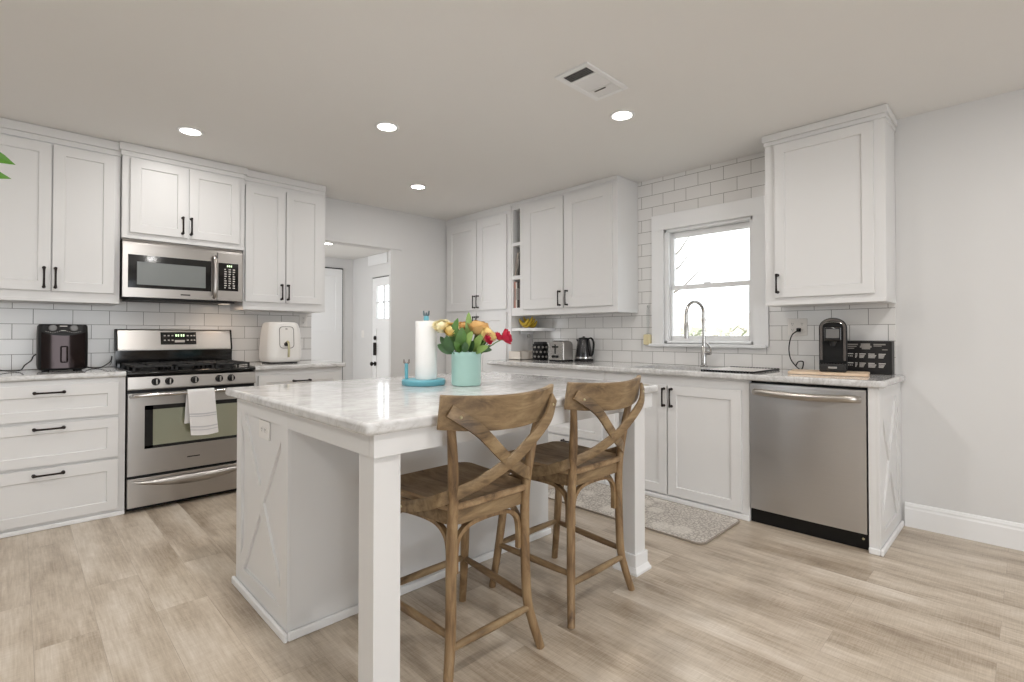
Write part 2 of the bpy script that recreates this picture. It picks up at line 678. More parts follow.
def slab(name, mat, label, cat, xs, ys, z0, z1, skip=(), round_edge=None, bev=0.012, corners=None, cr=0.03):
    """countertop on a grid of xs, ys with cut-outs; round_edge(mid) picks top/bottom edges to round"""
    b = bmesh.new()
    V = {}
    for i, x in enumerate(xs):
        for j, y in enumerate(ys):
            V[i, j] = b.verts.new((x, y, z1))
    fs = []
    for i in range(len(xs) - 1):
        for j in range(len(ys) - 1):
            if (i, j) not in skip:
                fs.append(b.faces.new((V[i, j], V[i + 1, j], V[i + 1, j + 1], V[i, j + 1])))
    for v in [v for v in b.verts if not v.link_faces]:
        b.verts.remove(v)
    r = bmesh.ops.extrude_face_region(b, geom=fs)
    for v in [g for g in r['geom'] if isinstance(g, bmesh.types.BMVert)]:
        v.co.z = z0
    bmesh.ops.recalc_face_normals(b, faces=b.faces[:])
    if corners:
        ed = [e for e in b.edges if abs(e.verts[0].co.z - e.verts[1].co.z) > 1e-4 and corners(e.verts[0].co)]
        bmesh.ops.bevel(b, geom=ed, offset=cr, segments=5, affect='EDGES', profile=0.5)
    if round_edge:
        ed = []
        for e in b.edges:
            if abs(e.verts[0].co.z - e.verts[1].co.z) < 1e-4 and len(e.link_faces) == 2:
                n0, n1 = e.link_faces[0].normal, e.link_faces[1].normal
                if abs(n0.dot(n1)) < 0.5 and round_edge((e.verts[0].co + e.verts[1].co) / 2):
                    ed.append(e)
        bmesh.ops.bevel(b, geom=ed, offset=bev, segments=4, affect='EDGES', profile=0.5)
    mb = MB()
    mb._merge(b)
    return tag(mb.build(name, mat), label, cat)


# ---------------------------------------------------------------- room shell
XW, YS = -7.0, -8.3
mb = MB(); mb.box(XW - 0.12, 0.0, YS - 0.12, 3.35, -0.06, 0.0); mb.box(0.0, 0.2, 0.04, 3.35, -0.06, 0.0)
structure(mb.build('floor', 'floor', smooth=False))
mb = MB(); mb.box(XW - 0.12, 0.12, YS - 0.12, 0.12, CEIL, CEIL + 0.08)
structure(mb.build('ceiling', 'ceiling', smooth=False))
# range wall with the wide opening to the hall
mb = MB()
mb.box(XW - 0.12, -1.876, 0.0, 0.12, 0, CEIL)
mb.box(-1.876, -1.032, 0.0, 0.12, 2.046, CEIL)
mb.box(-1.032, 0.12, 0.0, 0.04, 0, CEIL)
mb.box(-1.876, -0.90, -0.012, 0.0, 2.046, 2.075, 0.004)
structure(mb.build('wall_left', 'wall', smooth=False))
# window wall
WY0, WY1, WZ0, WZ1 = -3.28, -2.567, 1.08, 2.012
mb = MB()
mb.box(0.0, 0.12, WY1, 0.0, 0, CEIL)
mb.box(0.0, 0.12, YS, WY0, 0, CEIL)
mb.box(0.0, 0.12, WY0, WY1, 0, WZ0)
mb.box(0.0, 0.12, WY0, WY1, WZ1, CEIL)
structure(mb.build('wall_right', 'wall', smooth=False))
# unseen walls behind the camera, with openings added to let in light
mb = MB()
mb.box(XW - 0.12, -5.2, YS - 0.12, YS, 0, CEIL); mb.box(-2.2, 0.12, YS - 0.12, YS, 0, CEIL)
mb.box(-5.2, -2.2, YS - 0.12, YS, 0, 0.2); mb.box(-5.2, -2.2, YS - 0.12, YS, 2.2, CEIL)
structure(mb.build('wall_rear', 'wall', smooth=False))
mb = MB()
mb.box(XW - 0.12, XW, YS, -2.2, 0, CEIL); mb.box(XW - 0.12, XW, -1.2, 0.0, 0, CEIL)
mb.box(XW - 0.12, XW, -2.2, -1.2, 0, 0.8); mb.box(XW - 0.12, XW, -2.2, -1.2, 2.15, CEIL)  # unseen opening added for its reflection in the dishwasher
structure(mb.build('wall_side', 'wall', smooth=False))
# hall beyond the opening
mb = MB(); mb.box(-3.2, 0.165, 3.2, 3.32, 0, 2.40); structure(mb.build('wall_hall_back', 'wall', smooth=False))
mb = MB()
mb.box(0.165, 0.285, 2.56, 3.32, 0, 2.40); mb.box(0.165, 0.285, 0.04, 1.61, 0, 2.40); mb.box(0.165, 0.285, 1.61, 2.56, 2.05, 2.40)
structure(mb.build('wall_hall_right', 'wall', smooth=False))
mb = MB(); mb.box(-3.32, -3.2, 0.12, 3.32, 0, 2.40); structure(mb.build('wall_hall_left', 'wall', smooth=False))
mb = MB(); mb.box(-3.32, 0.285, 0.121, 3.32, 2.40, 2.46); mb.box(-1.031, 0.285, 0.041, 0.121, 2.40, 2.459); structure(mb.build('ceiling_hall', 'ceiling', smooth=False))
mb = MB(); mb.box(0.145, 0.1645, 2.09, 2.667, 2.238, 2.398, 0.004); structure(mb.build('trim_hall', 'trim', smooth=False))

# baseboard on the right wall
pf = [(0.0, 0.0), (0.016, 0.0), (0.016, 0.105), (0.012, 0.115), (0.012, 0.125), (0.007, 0.138), (0.0, 0.142)]
mb = MB()
mb.poly_prism([(-a - 0.0005, -4.146, z) for a, z in pf], [(-a - 0.0005, YS + 0.01, z) for a, z in pf])
structure(mb.build('baseboard_right', 'trim', angle=20))
mb = MB()
mb.poly_prism([(-1.02, -b - 0.0005, z) for b, z in pf], [(-0.33, -b - 0.0005, z) for b, z in pf])
structure(mb.build('baseboard_left', 'trim', angle=20))

# tiled splashbacks
mb = MB(); mb.box(-4.6, -1.874, -0.008, -0.0005, 0.86, 1.46)
structure(mb.build('trim_1', 'tileA', smooth=False))
mb = MB()
mb.box(-0.008, -0.0005, -2.459, -1.078, 0.86, 1.40)
mb.box(-0.008, -0.0005, -2.459, -2.30, 1.40, CEIL - 0.001)
mb.box(-0.008, -0.0005, -3.386, -2.459, 0.86, 1.06)
mb.box(-0.008, -0.0005, -3.386, -2.459, 2.10, CEIL - 0.001)
mb.box(-0.008, -0.0005, -4.108, -3.386, 0.86, 1.40)
mb.box(-0.008, -0.0005, -3.50, -3.386, 1.40, CEIL - 0.001)
structure(mb.build('trim_2', 'tileB', smooth=False))

# ---------------------------------------------------------------- window
win = bpy.data.objects.new('window_1', None)
COL.objects.link(win); win.location = (0, -2.92, 1.06); structure(win)
mb = MB()
mb.box(-0.024, -0.009, WY1, -2.462, 1.06, 2.012, 0.0015); mb.box(-0.024, -0.009, -3.384, WY0, 1.06, 2.012, 0.0015)
mb.box(-0.024, -0.009, -3.384, -2.462, 2.012, 2.14, 0.0015)
mb.build('casing', 'trim', win)
mb = MB(); mb.box(-0.05, 0.04, -3.375, -2.443, 1.05, 1.074, 0.006); mb.build('sill', 'trim', win)
mb = MB()
for y0, y1 in ((WY0, WY0 + 0.02), (WY1 - 0.02, WY1)):
    mb.box(0.0, 0.119, y0, y1, WZ0, WZ1)
mb.box(0.0, 0.119, WY0, WY1, WZ1 - 0.02, WZ1); mb.box(0.0, 0.119, WY0, WY1, WZ0 - 0.005, WZ0 + 0.015)
for y in (WY0 + 0.02, WY1 - 0.034):
    mb.box(0.012, 0.024, y, y + 0.014, WZ0 + 0.015, WZ1 - 0.02)
mb.build('jamb_liner', 'trim', win)


def sash(name, xa, z0, z1, rails):
    m = MB()
    ya, yb = WY0 + 0.021, WY1 - 0.021
    m.box(xa, xa + 0.03, ya, ya + 0.028, z0, z1, 0.003); m.box(xa, xa + 0.03, yb - 0.032, yb, z0, z1, 0.003)
    m.box(xa, xa + 0.03, ya + 0.02, yb - 0.02, z0, z0 + rails[0], 0.003); m.box(xa, xa + 0.03, ya + 0.02, yb - 0.02, z1 - rails[1], z1, 0.003)
    f = m.build(name, 'trim', win)
    g = MB(); g.box(xa + 0.013, xa + 0.017, ya + 0.02, yb - 0.02, z0 + rails[0] - 0.01, z1 - rails[1] + 0.01)
    g.build('pane', 'glass', f, smooth=False)


sash('lower_sash', 0.03, WZ0 + 0.016, 1.548, (0.042, 0.034))
sash('upper_sash', 0.065, 1.52, WZ1 - 0.021, (0.034, 0.045))
mb = MB(); mb.box(0.018, 0.03, -2.95, -2.89, 1.548, 1.56, 0.003); mb.build('sash_lock', 'trim', win)

# the yard outside, with the glare of daylight put into its pale colours
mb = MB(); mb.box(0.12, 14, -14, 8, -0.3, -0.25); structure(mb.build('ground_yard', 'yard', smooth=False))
fe = thing('board_fence', 'washed-out board fence outside the kitchen window', 'fence', (5.5, 0.6, -0.25))
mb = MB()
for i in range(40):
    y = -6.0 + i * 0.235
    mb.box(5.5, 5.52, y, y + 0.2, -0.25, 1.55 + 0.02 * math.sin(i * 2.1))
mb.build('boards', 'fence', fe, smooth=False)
mb = MB(); mb.box(5.52, 5.56, -6, 3.4, 0.2, 0.29); mb.box(5.52, 5.56, -6, 3.4, 1.2, 1.29); mb.build('rails', 'fence', fe, smooth=False)
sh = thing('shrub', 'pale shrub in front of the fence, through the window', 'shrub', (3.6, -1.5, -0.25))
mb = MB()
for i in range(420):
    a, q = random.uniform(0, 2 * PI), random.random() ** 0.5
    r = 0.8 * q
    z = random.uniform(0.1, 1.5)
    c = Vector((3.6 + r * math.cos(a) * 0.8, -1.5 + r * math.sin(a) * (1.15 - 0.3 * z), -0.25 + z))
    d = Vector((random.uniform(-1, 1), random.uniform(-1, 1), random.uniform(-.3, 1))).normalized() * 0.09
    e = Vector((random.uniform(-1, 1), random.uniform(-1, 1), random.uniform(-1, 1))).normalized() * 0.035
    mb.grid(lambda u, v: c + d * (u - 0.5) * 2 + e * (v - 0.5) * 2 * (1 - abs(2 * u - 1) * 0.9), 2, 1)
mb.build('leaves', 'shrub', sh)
mb = MB()
for i in range(7):
    a = i * 0.9
    mb.tube([(3.6, -1.5, -0.25), (3.6 + 0.2 * math.cos(a), -1.5 + 0.25 * math.sin(a), 0.3), (3.6 + 0.45 * math.cos(a), -1.5 + 0.55 * math.sin(a), 0.95)], [0.02, 0.014, 0.006], 6)
mb.build('stem', 'fence', sh)
tr_ = thing('bare_tree', 'pale bare tree behind the fence, through the upper window sash', 'tree', (7.2, 1.4, -0.25))
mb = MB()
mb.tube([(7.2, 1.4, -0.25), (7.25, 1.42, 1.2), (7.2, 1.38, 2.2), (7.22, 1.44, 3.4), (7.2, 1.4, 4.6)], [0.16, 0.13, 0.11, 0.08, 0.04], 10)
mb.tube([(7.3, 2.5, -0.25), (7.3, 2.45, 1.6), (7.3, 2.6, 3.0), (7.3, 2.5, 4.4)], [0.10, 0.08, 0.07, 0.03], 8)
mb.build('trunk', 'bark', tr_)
mb = MB()
for i in range(16):
    z = 1.7 + i * 0.16
    a = i * 2.4
    e_ = (7.2 + 0.5 * math.cos(a), 1.4 + 0.95 * math.sin(a), z + 0.7)
    mb.tube([(7.2, 1.4, z), (7.2 + 0.25 * math.cos(a), 1.4 + 0.5 * math.sin(a), z + 0.28), e_], [0.035, 0.022, 0.008], 6)
mb.build('branches', 'bark', tr_)

# ---------------------------------------------------------------- hall doors and fittings
d1 = bpy.data.objects.new('door_1', None); COL.objects.link(d1); d1.location = (-0.45, 3.2, 0); structure(d1)
shaker('door_panel', lambda u, v, w: (u, 3.19 - w, v), -0.86, -0.036, 0.012, 2.215, 0.0, d1, t=0.02, st=0.11, bot=1.2, top=0.12, mat='trim')
mb = MB(); mb.box(-0.034, -0.022, 3.183, 3.199, 0.0, 2.235); mb.box(-0.87, -0.022, 3.183, 3.199, 2.219, 2.235); mb.build('shadow_gap', 'dark', d1, smooth=False)
d2 = bpy.data.objects.new('door_2', None); COL.objects.link(d2); d2.location = (0.19, 2.08, 0); structure(d2)


def TH(u, v, w):
    return (0.185 - w, u, v)


mb = MB()
mb.tbox(TH, 1.615, 1.735, 0.01, 2.03, 0, 0.03); mb.tbox(TH, 2.42, 2.535, 0.01, 2.03, 0, 0.03)
mb.tbox(TH, 1.735, 2.42, 1.90, 2.03, 0, 0.03); mb.tbox(TH, 1.735, 2.42, 0.01, 0.2, 0, 0.03); mb.tbox(TH, 1.735, 2.42, 1.24, 1.40, 0, 0.03)
mb.tbox(TH, 1.735, 2.42, 0.2, 1.24, 0, 0.018)
mb.tbox(TH, 1.965, 1.985, 1.40, 1.90, 0.003, 0.028); mb.tbox(TH, 2.19, 2.21, 1.40, 1.90, 0.003, 0.028); mb.tbox(TH, 1.735, 2.42, 1.64, 1.66, 0.003, 0.028)
mb.build('door_panel', 'trim', d2, smooth=False)
mb = MB(); mb.tbox(TH, 1.74, 2.415, 1.405, 1.895, 0.008, 0.013); mb.build('pane', 'glass', d2, smooth=False)
mb = MB(); mb.tbox(TH, 2.537, 2.547, 0.0, 2.045, -0.005, 0.012); mb.tbox(TH, 1.615, 2.547, 2.034, 2.045, -0.005, 0.012); mb.build('shadow_gap', 'dark', d2, smooth=False)
mb = MB(); mb.lathe([(0.0, 0), (0.034, 0.0), (0.034, -0.012), (0.02, -0.02), (0, -0.021)], (0.153, 2.442, 1.10), 20, 'x'); mb.build('deadbolt', 'bronze', d2)
mb = MB(); mb.tbox(TH, 2.405, 2.475, 0.83, 1.03, 0.03, 0.055, 0.01); mb.build('keypad', 'bronze', d2)
mb = MB(); mb.lathe([(0.0, 0), (0.035, 0), (0.035, -0.01), (0.014, -0.015), (0.012, -0.04), (0.03, -0.05), (0.034, -0.065), (0.022, -0.08), (0, -0.084)], (0.155, 2.442, 0.70), 20, 'x'); mb.build('door_knob', 'bronze', d2)
sw = thing('light_switch', 'white light switch on the hall wall left of the front door', 'switch', (0.164, 2.85, 1.16))
mb = MB(); mb.box(0.157, 0.1645, 2.815, 2.89, 1.105, 1.22, 0.002); mb.build('plate', 'white_plastic', sw)
mb = MB(); mb.box(0.150, 0.157, 2.84, 2.865, 1.14, 1.185, 0.002); mb.build('rocker', 'white_plastic', sw)


# ---------------------------------------------------------------- ceiling fittings
def can_light(x, y, z, label, power=4.0, r=0.075):
    t = thing('recessed_light', label, 'ceiling light', (x, y, z), 'recessed ceiling lights')
    m = MB()
    m.lathe([(r - 0.018, -0.001), (r, -0.001), (r, -0.004), (r - 0.006, -0.008), (r - 0.018, -0.006), (r - 0.018, -0.001)], (x, y, z), 36)
    m.build('trim_ring', 'trim', t)
    m = MB(); m.lathe([(0, -0.001), (r - 0.019, -0.001), (r - 0.019, -0.004), (0, -0.005)], (x, y, z), 32); m.build('diffuser', 'lamp', t)
    l = area_light('can_lamp', (x, y, z - 0.012), (0, 0, 0), 0.11, 0.11, power, (1.0, 0.975, 0.95), 'DISK')
    return t


can_light(-3.043, -0.908, CEIL, 'round recessed ceiling light over the range and microwave')
can_light(-2.173, -1.856, CEIL, 'round recessed ceiling light over the middle of the kitchen, left of the air vent', 2.6)
can_light(-1.303, -0.903, CEIL, 'small-looking round recessed ceiling light nearest the hall opening and pantry corner', 5.0)
can_light(-1.254, -2.987, CEIL, 'round recessed ceiling light beside the air vent, toward the sink window')
can_light(-0.80, 2.03, 2.40, 'round recessed ceiling light in the hall beyond the opening', 4.0)

vt = thing('ceiling_vent', 'white rectangular louvered air vent in the ceiling', 'air vent', (-1.705, -3.103, CEIL))
vx0, vx1, vy0, vy1 = -1.885, -1.525, -3.207, -2.999
mb = MB()
for a in ((vx0, vx1, vy0, vy0 + 0.028), (vx0, vx1, vy1 - 0.028, vy1), (vx0, vx0 + 0.03, vy0 + 0.0285, vy1 - 0.0285), (vx1 - 0.03, vx1, vy0 + 0.0285, vy1 - 0.0285)):
    mb.box(a[0], a[1], a[2], a[3], CEIL - 0.010, CEIL - 0.001, 0.003)
for x in (-1.775, -1.635):
    mb.box(x - 0.006, x + 0.006, vy0 + 0.02, vy1 - 0.02, CEIL - 0.009, CEIL - 0.001)
mb.build('frame', 'trim', vt)
mb = MB(); mb.box(vx0 + 0.02, vx1 - 0.02, vy0 + 0.02, vy1 - 0.02, CEIL - 0.003, CEIL - 0.0008); mb.build('duct_backing', 'dark', vt, smooth=False)
mb = MB()
for x0, x1, lean in ((-1.853, -1.784, 1), (-1.766, -1.644, -1), (-1.626, -1.557, -1)):
    n = int((x1 - x0) / 0.0135)
    for i in range(n):
        x = x0 + (i + 0.5) * (x1 - x0) / n
        k = 0.0042 * lean
        mb.poly_prism([(x - k - 0.0008, vy0 + 0.026, CEIL - 0.009), (x - k + 0.0008, vy0 + 0.026, CEIL - 0.009), (x + k + 0.0008, vy0 + 0.026, CEIL - 0.0035), (x + k - 0.0008, vy0 + 0.026, CEIL - 0.0035)],
                      [(x - k - 0.0008, vy1 - 0.026, CEIL - 0.009), (x - k + 0.0008, vy1 - 0.026, CEIL - 0.009), (x + k + 0.0008, vy1 - 0.026, CEIL - 0.0035), (x + k - 0.0008, vy1 - 0.026, CEIL - 0.0035)])
mb.build('louvers', 'trim', vt, smooth=False)
mb = MB(); mb.box(-1.628, -1.622, -3.13, -3.06, CEIL - 0.013, CEIL - 0.009, 0.001); mb.build('damper_lever', 'dark', vt)


# ---------------------------------------------------------------- wall cabinets
def crown(m, T, u0, u1, w, z0, z1, out=0.03, side0=True, side1=True):
    a = out if side0 else 0.0
    c = out if side1 else 0.0
    k = z0 + (z1 - z0) * 0.38
    m.tbox(T, u0 - a * 0.4, u1 + c * 0.4, z0, k, 0.004, w + out * 0.4, 0.003)
    m.tbox(T, u0 - a, u1 + c, k, z1, 0.004, w + out, 0.004)


def wall_cab(label, T, u0, u1, z0, w, doors, zd0, zd1, crown_z, pulls, st=0.058, sides=(False, False), name='wall_cabinet', out=0.018):
    loc = T((u0 + u1) / 2, z0, 0.002)
    t = thing(name, label, 'cabinet', loc)
    m = MB()
    m.tbox(T, u0, u1, z0, crown_z + 0.02, 0.009, w, 0.002)
    m.tbox(T, u0 - 0.0, u1, z0, z0 + 0.022, w, w + 0.006, 0.002)
    m.build('carcass', 'cab', t)
    m = MB(); crown(m, T, u0, u1, w, crown_z, CEIL - 0.002, out, *sides); m.build('crown_molding', 'cab', t)
    for i, (a, c) in enumerate(doors):
        d = shaker('door', T, a, c, zd0, zd1, w + 0.0005, t, st=st)
        for (pi_, pu, pz0, pz1) in pulls:
            if pi_ == i:
                pull(T, pu, pz0, pu, pz1, w + 0.0195, d)
    return t


wall_cab('tall white two-door upper cabinet left of the microwave, over the black air fryer', TA, -4.03, -3.334, 1.357, 0.335,
         [(-3.99, -3.684), (-3.677, -3.366)], 1.424, 2.354, 2.366, [(0, -3.715, 1.447, 1.567), (1, -3.661, 1.447, 1.567)])
wall_cab('short white two-door upper cabinet directly above the microwave', TA, -3.329, -2.563, 1.808, 0.371,
         [(-3.286, -2.951), (-2.937, -2.600)], 1.850, 2.360, 2.372, [(0, -2.980, 1.880, 1.992), (1, -2.927, 1.880, 1.992)], sides=(True, True))
wall_cab('tall white two-door upper cabinet right of the microwave, over the white air fryer', TA, -2.559, -1.893, 1.347, 0.335,
         [(-2.546, -2.241), (-2.231, -1.931)], 1.411, 2.337, 2.372, [(0, -2.271, 1.440, 1.556), (1, -2.219, 1.440, 1.556)])
wall_cab('large white single-door upper cabinet right of the window, over the coffee machine', TB, 3.462, 4.113, 1.336, 0.300,
         [(3.527, 4.060)], 1.385, 2.378, 2.385, [(0, 3.545, 1.420, 1.530)], sides=(True, True), out=0.014)

# window wall uppers with the open cubby column
uc = thing('wall_cabinet', 'white two-door upper cabinet left of the window, with a column of open cubbies', 'cabinet', (-0.002, -1.7, 1.334))
mb = MB()
mb.tbox(TB, 1.24, 2.325, 1.334, CEIL - 0.003, 0.009, 0.317, 0.002)
mb.tbox(TB, 1.08, 1.098, 1.334, CEIL - 0.003, 0.009, 0.317)
mb.tbox(TB, 1.198, 1.24, 1.334, CEIL - 0.003, 0.009, 0.317)
mb.tbox(TB, 1.098, 1.198, 1.334, CEIL - 0.003, 0.009, 0.02)
for z0, z1 in ((1.334, 1.412), (1.692, 1.730), (2.025, 2.058), (2.386, CEIL - 0.003)):
    mb.tbox(TB, 1.098, 1.198, z0, z1, 0.02, 0.317)
mb.build('carcass', 'cab', uc, smooth=False)
mb = MB(); mb.tbox(TB, 1.08, 2.325, 2.43, CEIL - 0.002, 0.317, 0.325, 0.002); mb.build('crown_molding', 'cab', uc)
for a, c, pu in ((1.263, 1.755, 1.744), (1.770, 2.278, 1.807)):
    d = shaker('door', TB, a, c, 1.390, 2.400, 0.3175, uc, st=0.09)
    pull(TB, pu if a > 1.5 else 1.722, 1.415, pu if a > 1.5 else 1.722, 1.537, 0.3365, d)

# pantry in the corner
pn = thing('pantry_cabinet', 'full-height white pantry cabinet in the corner beside the hall opening', 'cabinet', (-0.17, -0.56, 0))
mb = MB(); mb.tbox(TB, 0.004, 1.074, 0.0, CEIL - 0.002, 0.004, 0.317, 0.002); mb.build('carcass', 'cab', pn)
mb = MB(); mb.tbox(TB, 0.004, 1.074, 2.39, CEIL - 0.002, 0.317, 0.325, 0.002); mb.build('crown_molding', 'cab', pn)
mb = MB(); mb.tbox(TB, 0.004, 1.074, 0.0, 0.085, 0.317, 0.330, 0.003); mb.build('base_molding', 'cab', pn)
for z0, z1, h in ((1.407, 2.362, (1.437, 1.558)), (0.10, 1.378, (1.215, 1.336))):
    for a, c, pu in ((0.045, 0.556, 0.534), (0.566, 1.016, 0.592)):
        d = shaker('door', TB, a, c, z0, z1, 0.3175, pn, st=0.085)
        pull(TB, pu, h[0], pu, h[1], 0.3365, d)

# ---------------------------------------------------------------- base cabinets on the range wall
bc = thing('drawer_cabinet', 'white three-drawer base cabinet left of the range', 'cabinet', (-3.8, -0.3, 0))
mb = MB(); mb.tbox(TA, -4.30, -3.331, 0.0, 0.876, 0.009, 0.62, 0.002); mb.build('carcass', 'cab', bc)
mb = MB(); mb.tbox(TA, -4.30, -3.331, 0.0, 0.026, 0.6205, 0.636, 0.006, 3); mb.build('base_molding', 'trim', bc)
for z0, z1, top, hz in ((0.642, 0.848, 0.068, 0.805), (0.378, 0.622, 0.056, 0.594), (0.046, 0.361, 0.068, 0.327)):
    d = shaker('drawer', TA, -4.023, -3.367, z0, z1, 0.6205, bc, st=0.055, top=top)
    pull(TA, -3.757, hz, -3.628, hz, 0.6395, d)
bc = thing('drawer_cabinet', 'white base cabinet right of the range, partly behind the island', 'cabinet', (-2.2, -0.3, 0))
mb = MB(); mb.tbox(TA, -2.553, -1.862, 0.0, 0.876, 0.009, 0.60, 0.002); mb.build('carcass', 'cab', bc)
mb = MB(); mb.tbox(TA, -2.553, -1.862, 0.0, 0.02, 0.60, 0.614, 0.005); mb.build('base_molding', 'trim', bc)
d = shaker('drawer', TA, -2.528, -1.885, 0.66, 0.835, 0.6005, bc, st=0.055)
pull(TA, -2.27, 0.784, -2.145, 0.784, 0.6195, d)
for a, c, pu in ((-2.528, -2.211, -2.24), (-2.203, -1.885, -2.17)):
    d = shaker('door', TA, a, c, 0.05, 0.645, 0.6005, bc)
    pull(TA, pu, 0.50, pu, 0.62, 0.6195, d)

slab('countertop', 'marble', 'white marble countertop left of the range, under the black air fryer', 'countertop', [-4.30, -3.3315], [-0.643, -0.009], 0.8775, 0.912,
     round_edge=lambda c: c.y < -0.64)
slab('countertop', 'marble', 'white marble countertop right of the range, under the white air fryer', 'countertop', [-2.557, -1.833], [-0.643, -0.009], 0.8775, 0.912,
     round_edge=lambda c: c.y < -0.61 or c.x > -1.866, corners=lambda c: c.y < -0.64 and c.x > -1.84)

# ---------------------------------------------------------------- base cabinets on the window wall
b1 = thing('drawer_cabinet', 'white base cabinet between the pantry and the sink, mostly behind the island', 'cabinet', (-0.3, -1.75, 0))
mb = MB(); mb.tbox(TB, 1.08, 2.395, 0.0, 0.866, 0.009, 0.60, 0.002); mb.build('carcass', 'cab', b1)
mb = MB(); mb.tbox(TB, 1.08, 2.395, 0.0, 0.034, 0.6005, 0.616, 0.006, 3); mb.build('base_molding', 'trim', b1)
for a, c in ((1.11, 1.735), (1.755, 2.375)):
    for z0, z1 in ((0.60, 0.80), (0.33, 0.585), (0.048, 0.315)):
        d = shaker('drawer', TB, a, c, z0, z1, 0.6005, b1, st=0.055)
        pull(TB, (a + c) / 2 - 0.065, z1 - 0.03, (a + c) / 2 + 0.065, z1 - 0.03, 0.6195, d)
b2 = thing('sink_cabinet', 'white two-door sink base cabinet under the window', 'cabinet', (-0.3, -2.93, 0))
mb = MB()
mb.tbox(TB, 2.398, 3.4685, 0.0, 0.64, 0.009, 0.5745)
mb.tbox(TB, 2.398, 3.4685, 0.0, 0.866, 0.575, 0.60, 0.002)
mb.tbox(TB, 2.398, 2.45, 0.64, 0.866, 0.009, 0.575); mb.tbox(TB, 3.44, 3.4685, 0.64, 0.866, 0.009, 0.575)
mb.build('carcass', 'cab', b2)
mb = MB(); mb.tbox(TB, 2.398, 3.4685, 0.0, 0.034, 0.6005, 0.616, 0.006, 3); mb.build('base_molding', 'trim', b2)
for a, c, pu in ((2.425, 2.921, 2.910 - 0.006), (2.930, 3.424, 2.960)):
    d = shaker('door', TB, a, c, 0.046, 0.798, 0.6005, b2, st=0.062)
    pull(TB, pu, 0.657, pu, 0.773, 0.6195, d)

ep = thing('end_panel', 'white end panel with a raised X beside the dishwasher', 'panel', (-0.3, -4.105, 0))


def TE(u, v, w):
    return (u, -w, v)


mb = MB(); mb.box(-0.618, -0.004, -4.118, -4.080, 0.0, 0.866, 0.002); mb.build('board', 'cab', ep)


def x_frame(m, T, u0, u1, v0, v1, w0, w1, sl, sr, rt, rb, bar):
    m.tbox(T, u0, u0 + sl, v0, v1, w0, w1, 0.0015); m.tbox(T, u1 - sr, u1, v0, v1, w0, w1, 0.0015)
    m.tbox(T, u0 + sl, u1 - sr, v1 - rt, v1, w0, w1, 0.0015); m.tbox(T, u0 + sl, u1 - sr, v0, v0 + rb, w0, w1, 0.0015)
    a, c, e, f = u0 + sl, u1 - sr, v0 + rb, v1 - rt
    L = math.hypot(c - a, f - e)
    du, dv = bar / 2 * (f - e) / L, bar / 2 * (c - a) / L

    def strip(p, q, nx, nz, ww):
        # a bar between two corners, its ends cut back inside the frame
        dx, dz = (q[0] - p[0]) / L, (q[1] - p[1]) / L
        s_ = bar * 0.5 * max(abs(nx / (bar / 2)) * 0 + 0.6, 0.6)
        p2 = (p[0] + dx * s_, p[1] + dz * s_)
        q2 = (q[0] - dx * s_, q[1] - dz * s_)
        pts = [(p2[0] - nx, p2[1] - nz), (p2[0] + nx, p2[1] + nz), (q[0] + nx * 0 + (nx if False else 0), q[1])][:0]
        # polygon with pointed ends reaching into both corners
        pts = [(p[0], p[1] + 2 * abs(nz) * 0 + 0.0), (p2[0] + nx, p2[1] + nz), (q2[0] + nx, q2[1] + nz), (q[0], q[1]), (q2[0] - nx, q2[1] - nz), (p2[0] - nx, p2[1] - nz)]
        m.poly_prism([T(u, v, w0) for u, v in pts], [T(u, v, ww) for u, v in pts])
    strip((a, e), (c, f), -du, dv, w1 - 0.002)
    strip((a, f), (c, e), du, dv, w1 - 0.0028)


mb = MB(); x_frame(mb, TE, -0.618, -0.004, 0.0, 0.866, 4.1178, 4.130, 0.085, 0.085, 0.075, 0.095, 0.06); mb.build('x_trim', 'cab', ep)
mb = MB(); mb.box(-0.634, -0.018, -4.145, -4.1305, 0.0, 0.032, 0.006, 3); mb.box(-0.634, -0.6185, -4.130, -4.080, 0.0, 0.032, 0.006, 3); mb.build('base_molding', 'trim', ep)

slab('countertop', 'marble', 'long white marble countertop under the window with the sink', 'countertop', [-0.645, -0.565, -0.17, -0.009], [-4.155, -3.32, -2.57, -1.079], 0.867, 0.905,
     skip=[(1, 1)], round_edge=lambda c: c.x < -0.61 or c.y < -4.12, corners=lambda c: c.x < -0.64 and c.y < -4.1)
sk = thing('kitchen_sink', 'stainless undermount sink below the window', 'sink', (-0.367, -2.945, 0.66))
mb = MB()
x0, x1, y0, y1 = -0.569, -0.166, -3.324, -2.566
for a in ((x0, x1, y0, y1, 0.655, 0.662), (x0, x0 + 0.006, y0, y1, 0.66, 0.866), (x1 - 0.006, x1, y0, y1, 0.66, 0.866), (x0, x1, y0, y0 + 0.006, 0.66, 0.866), (x0, x1, y1 - 0.006, y1, 0.66, 0.866)):
    mb.box(*a)
mb.build('basin', 'steel_y', sk, smooth=False)
mb = MB(); mb.lathe([(0, 0), (0.045, 0), (0.045, 0.004), (0.03, 0.002), (0, 0.002)], (-0.367, -2.945, 0.662), 24); mb.build('drain', 'chrome', sk)

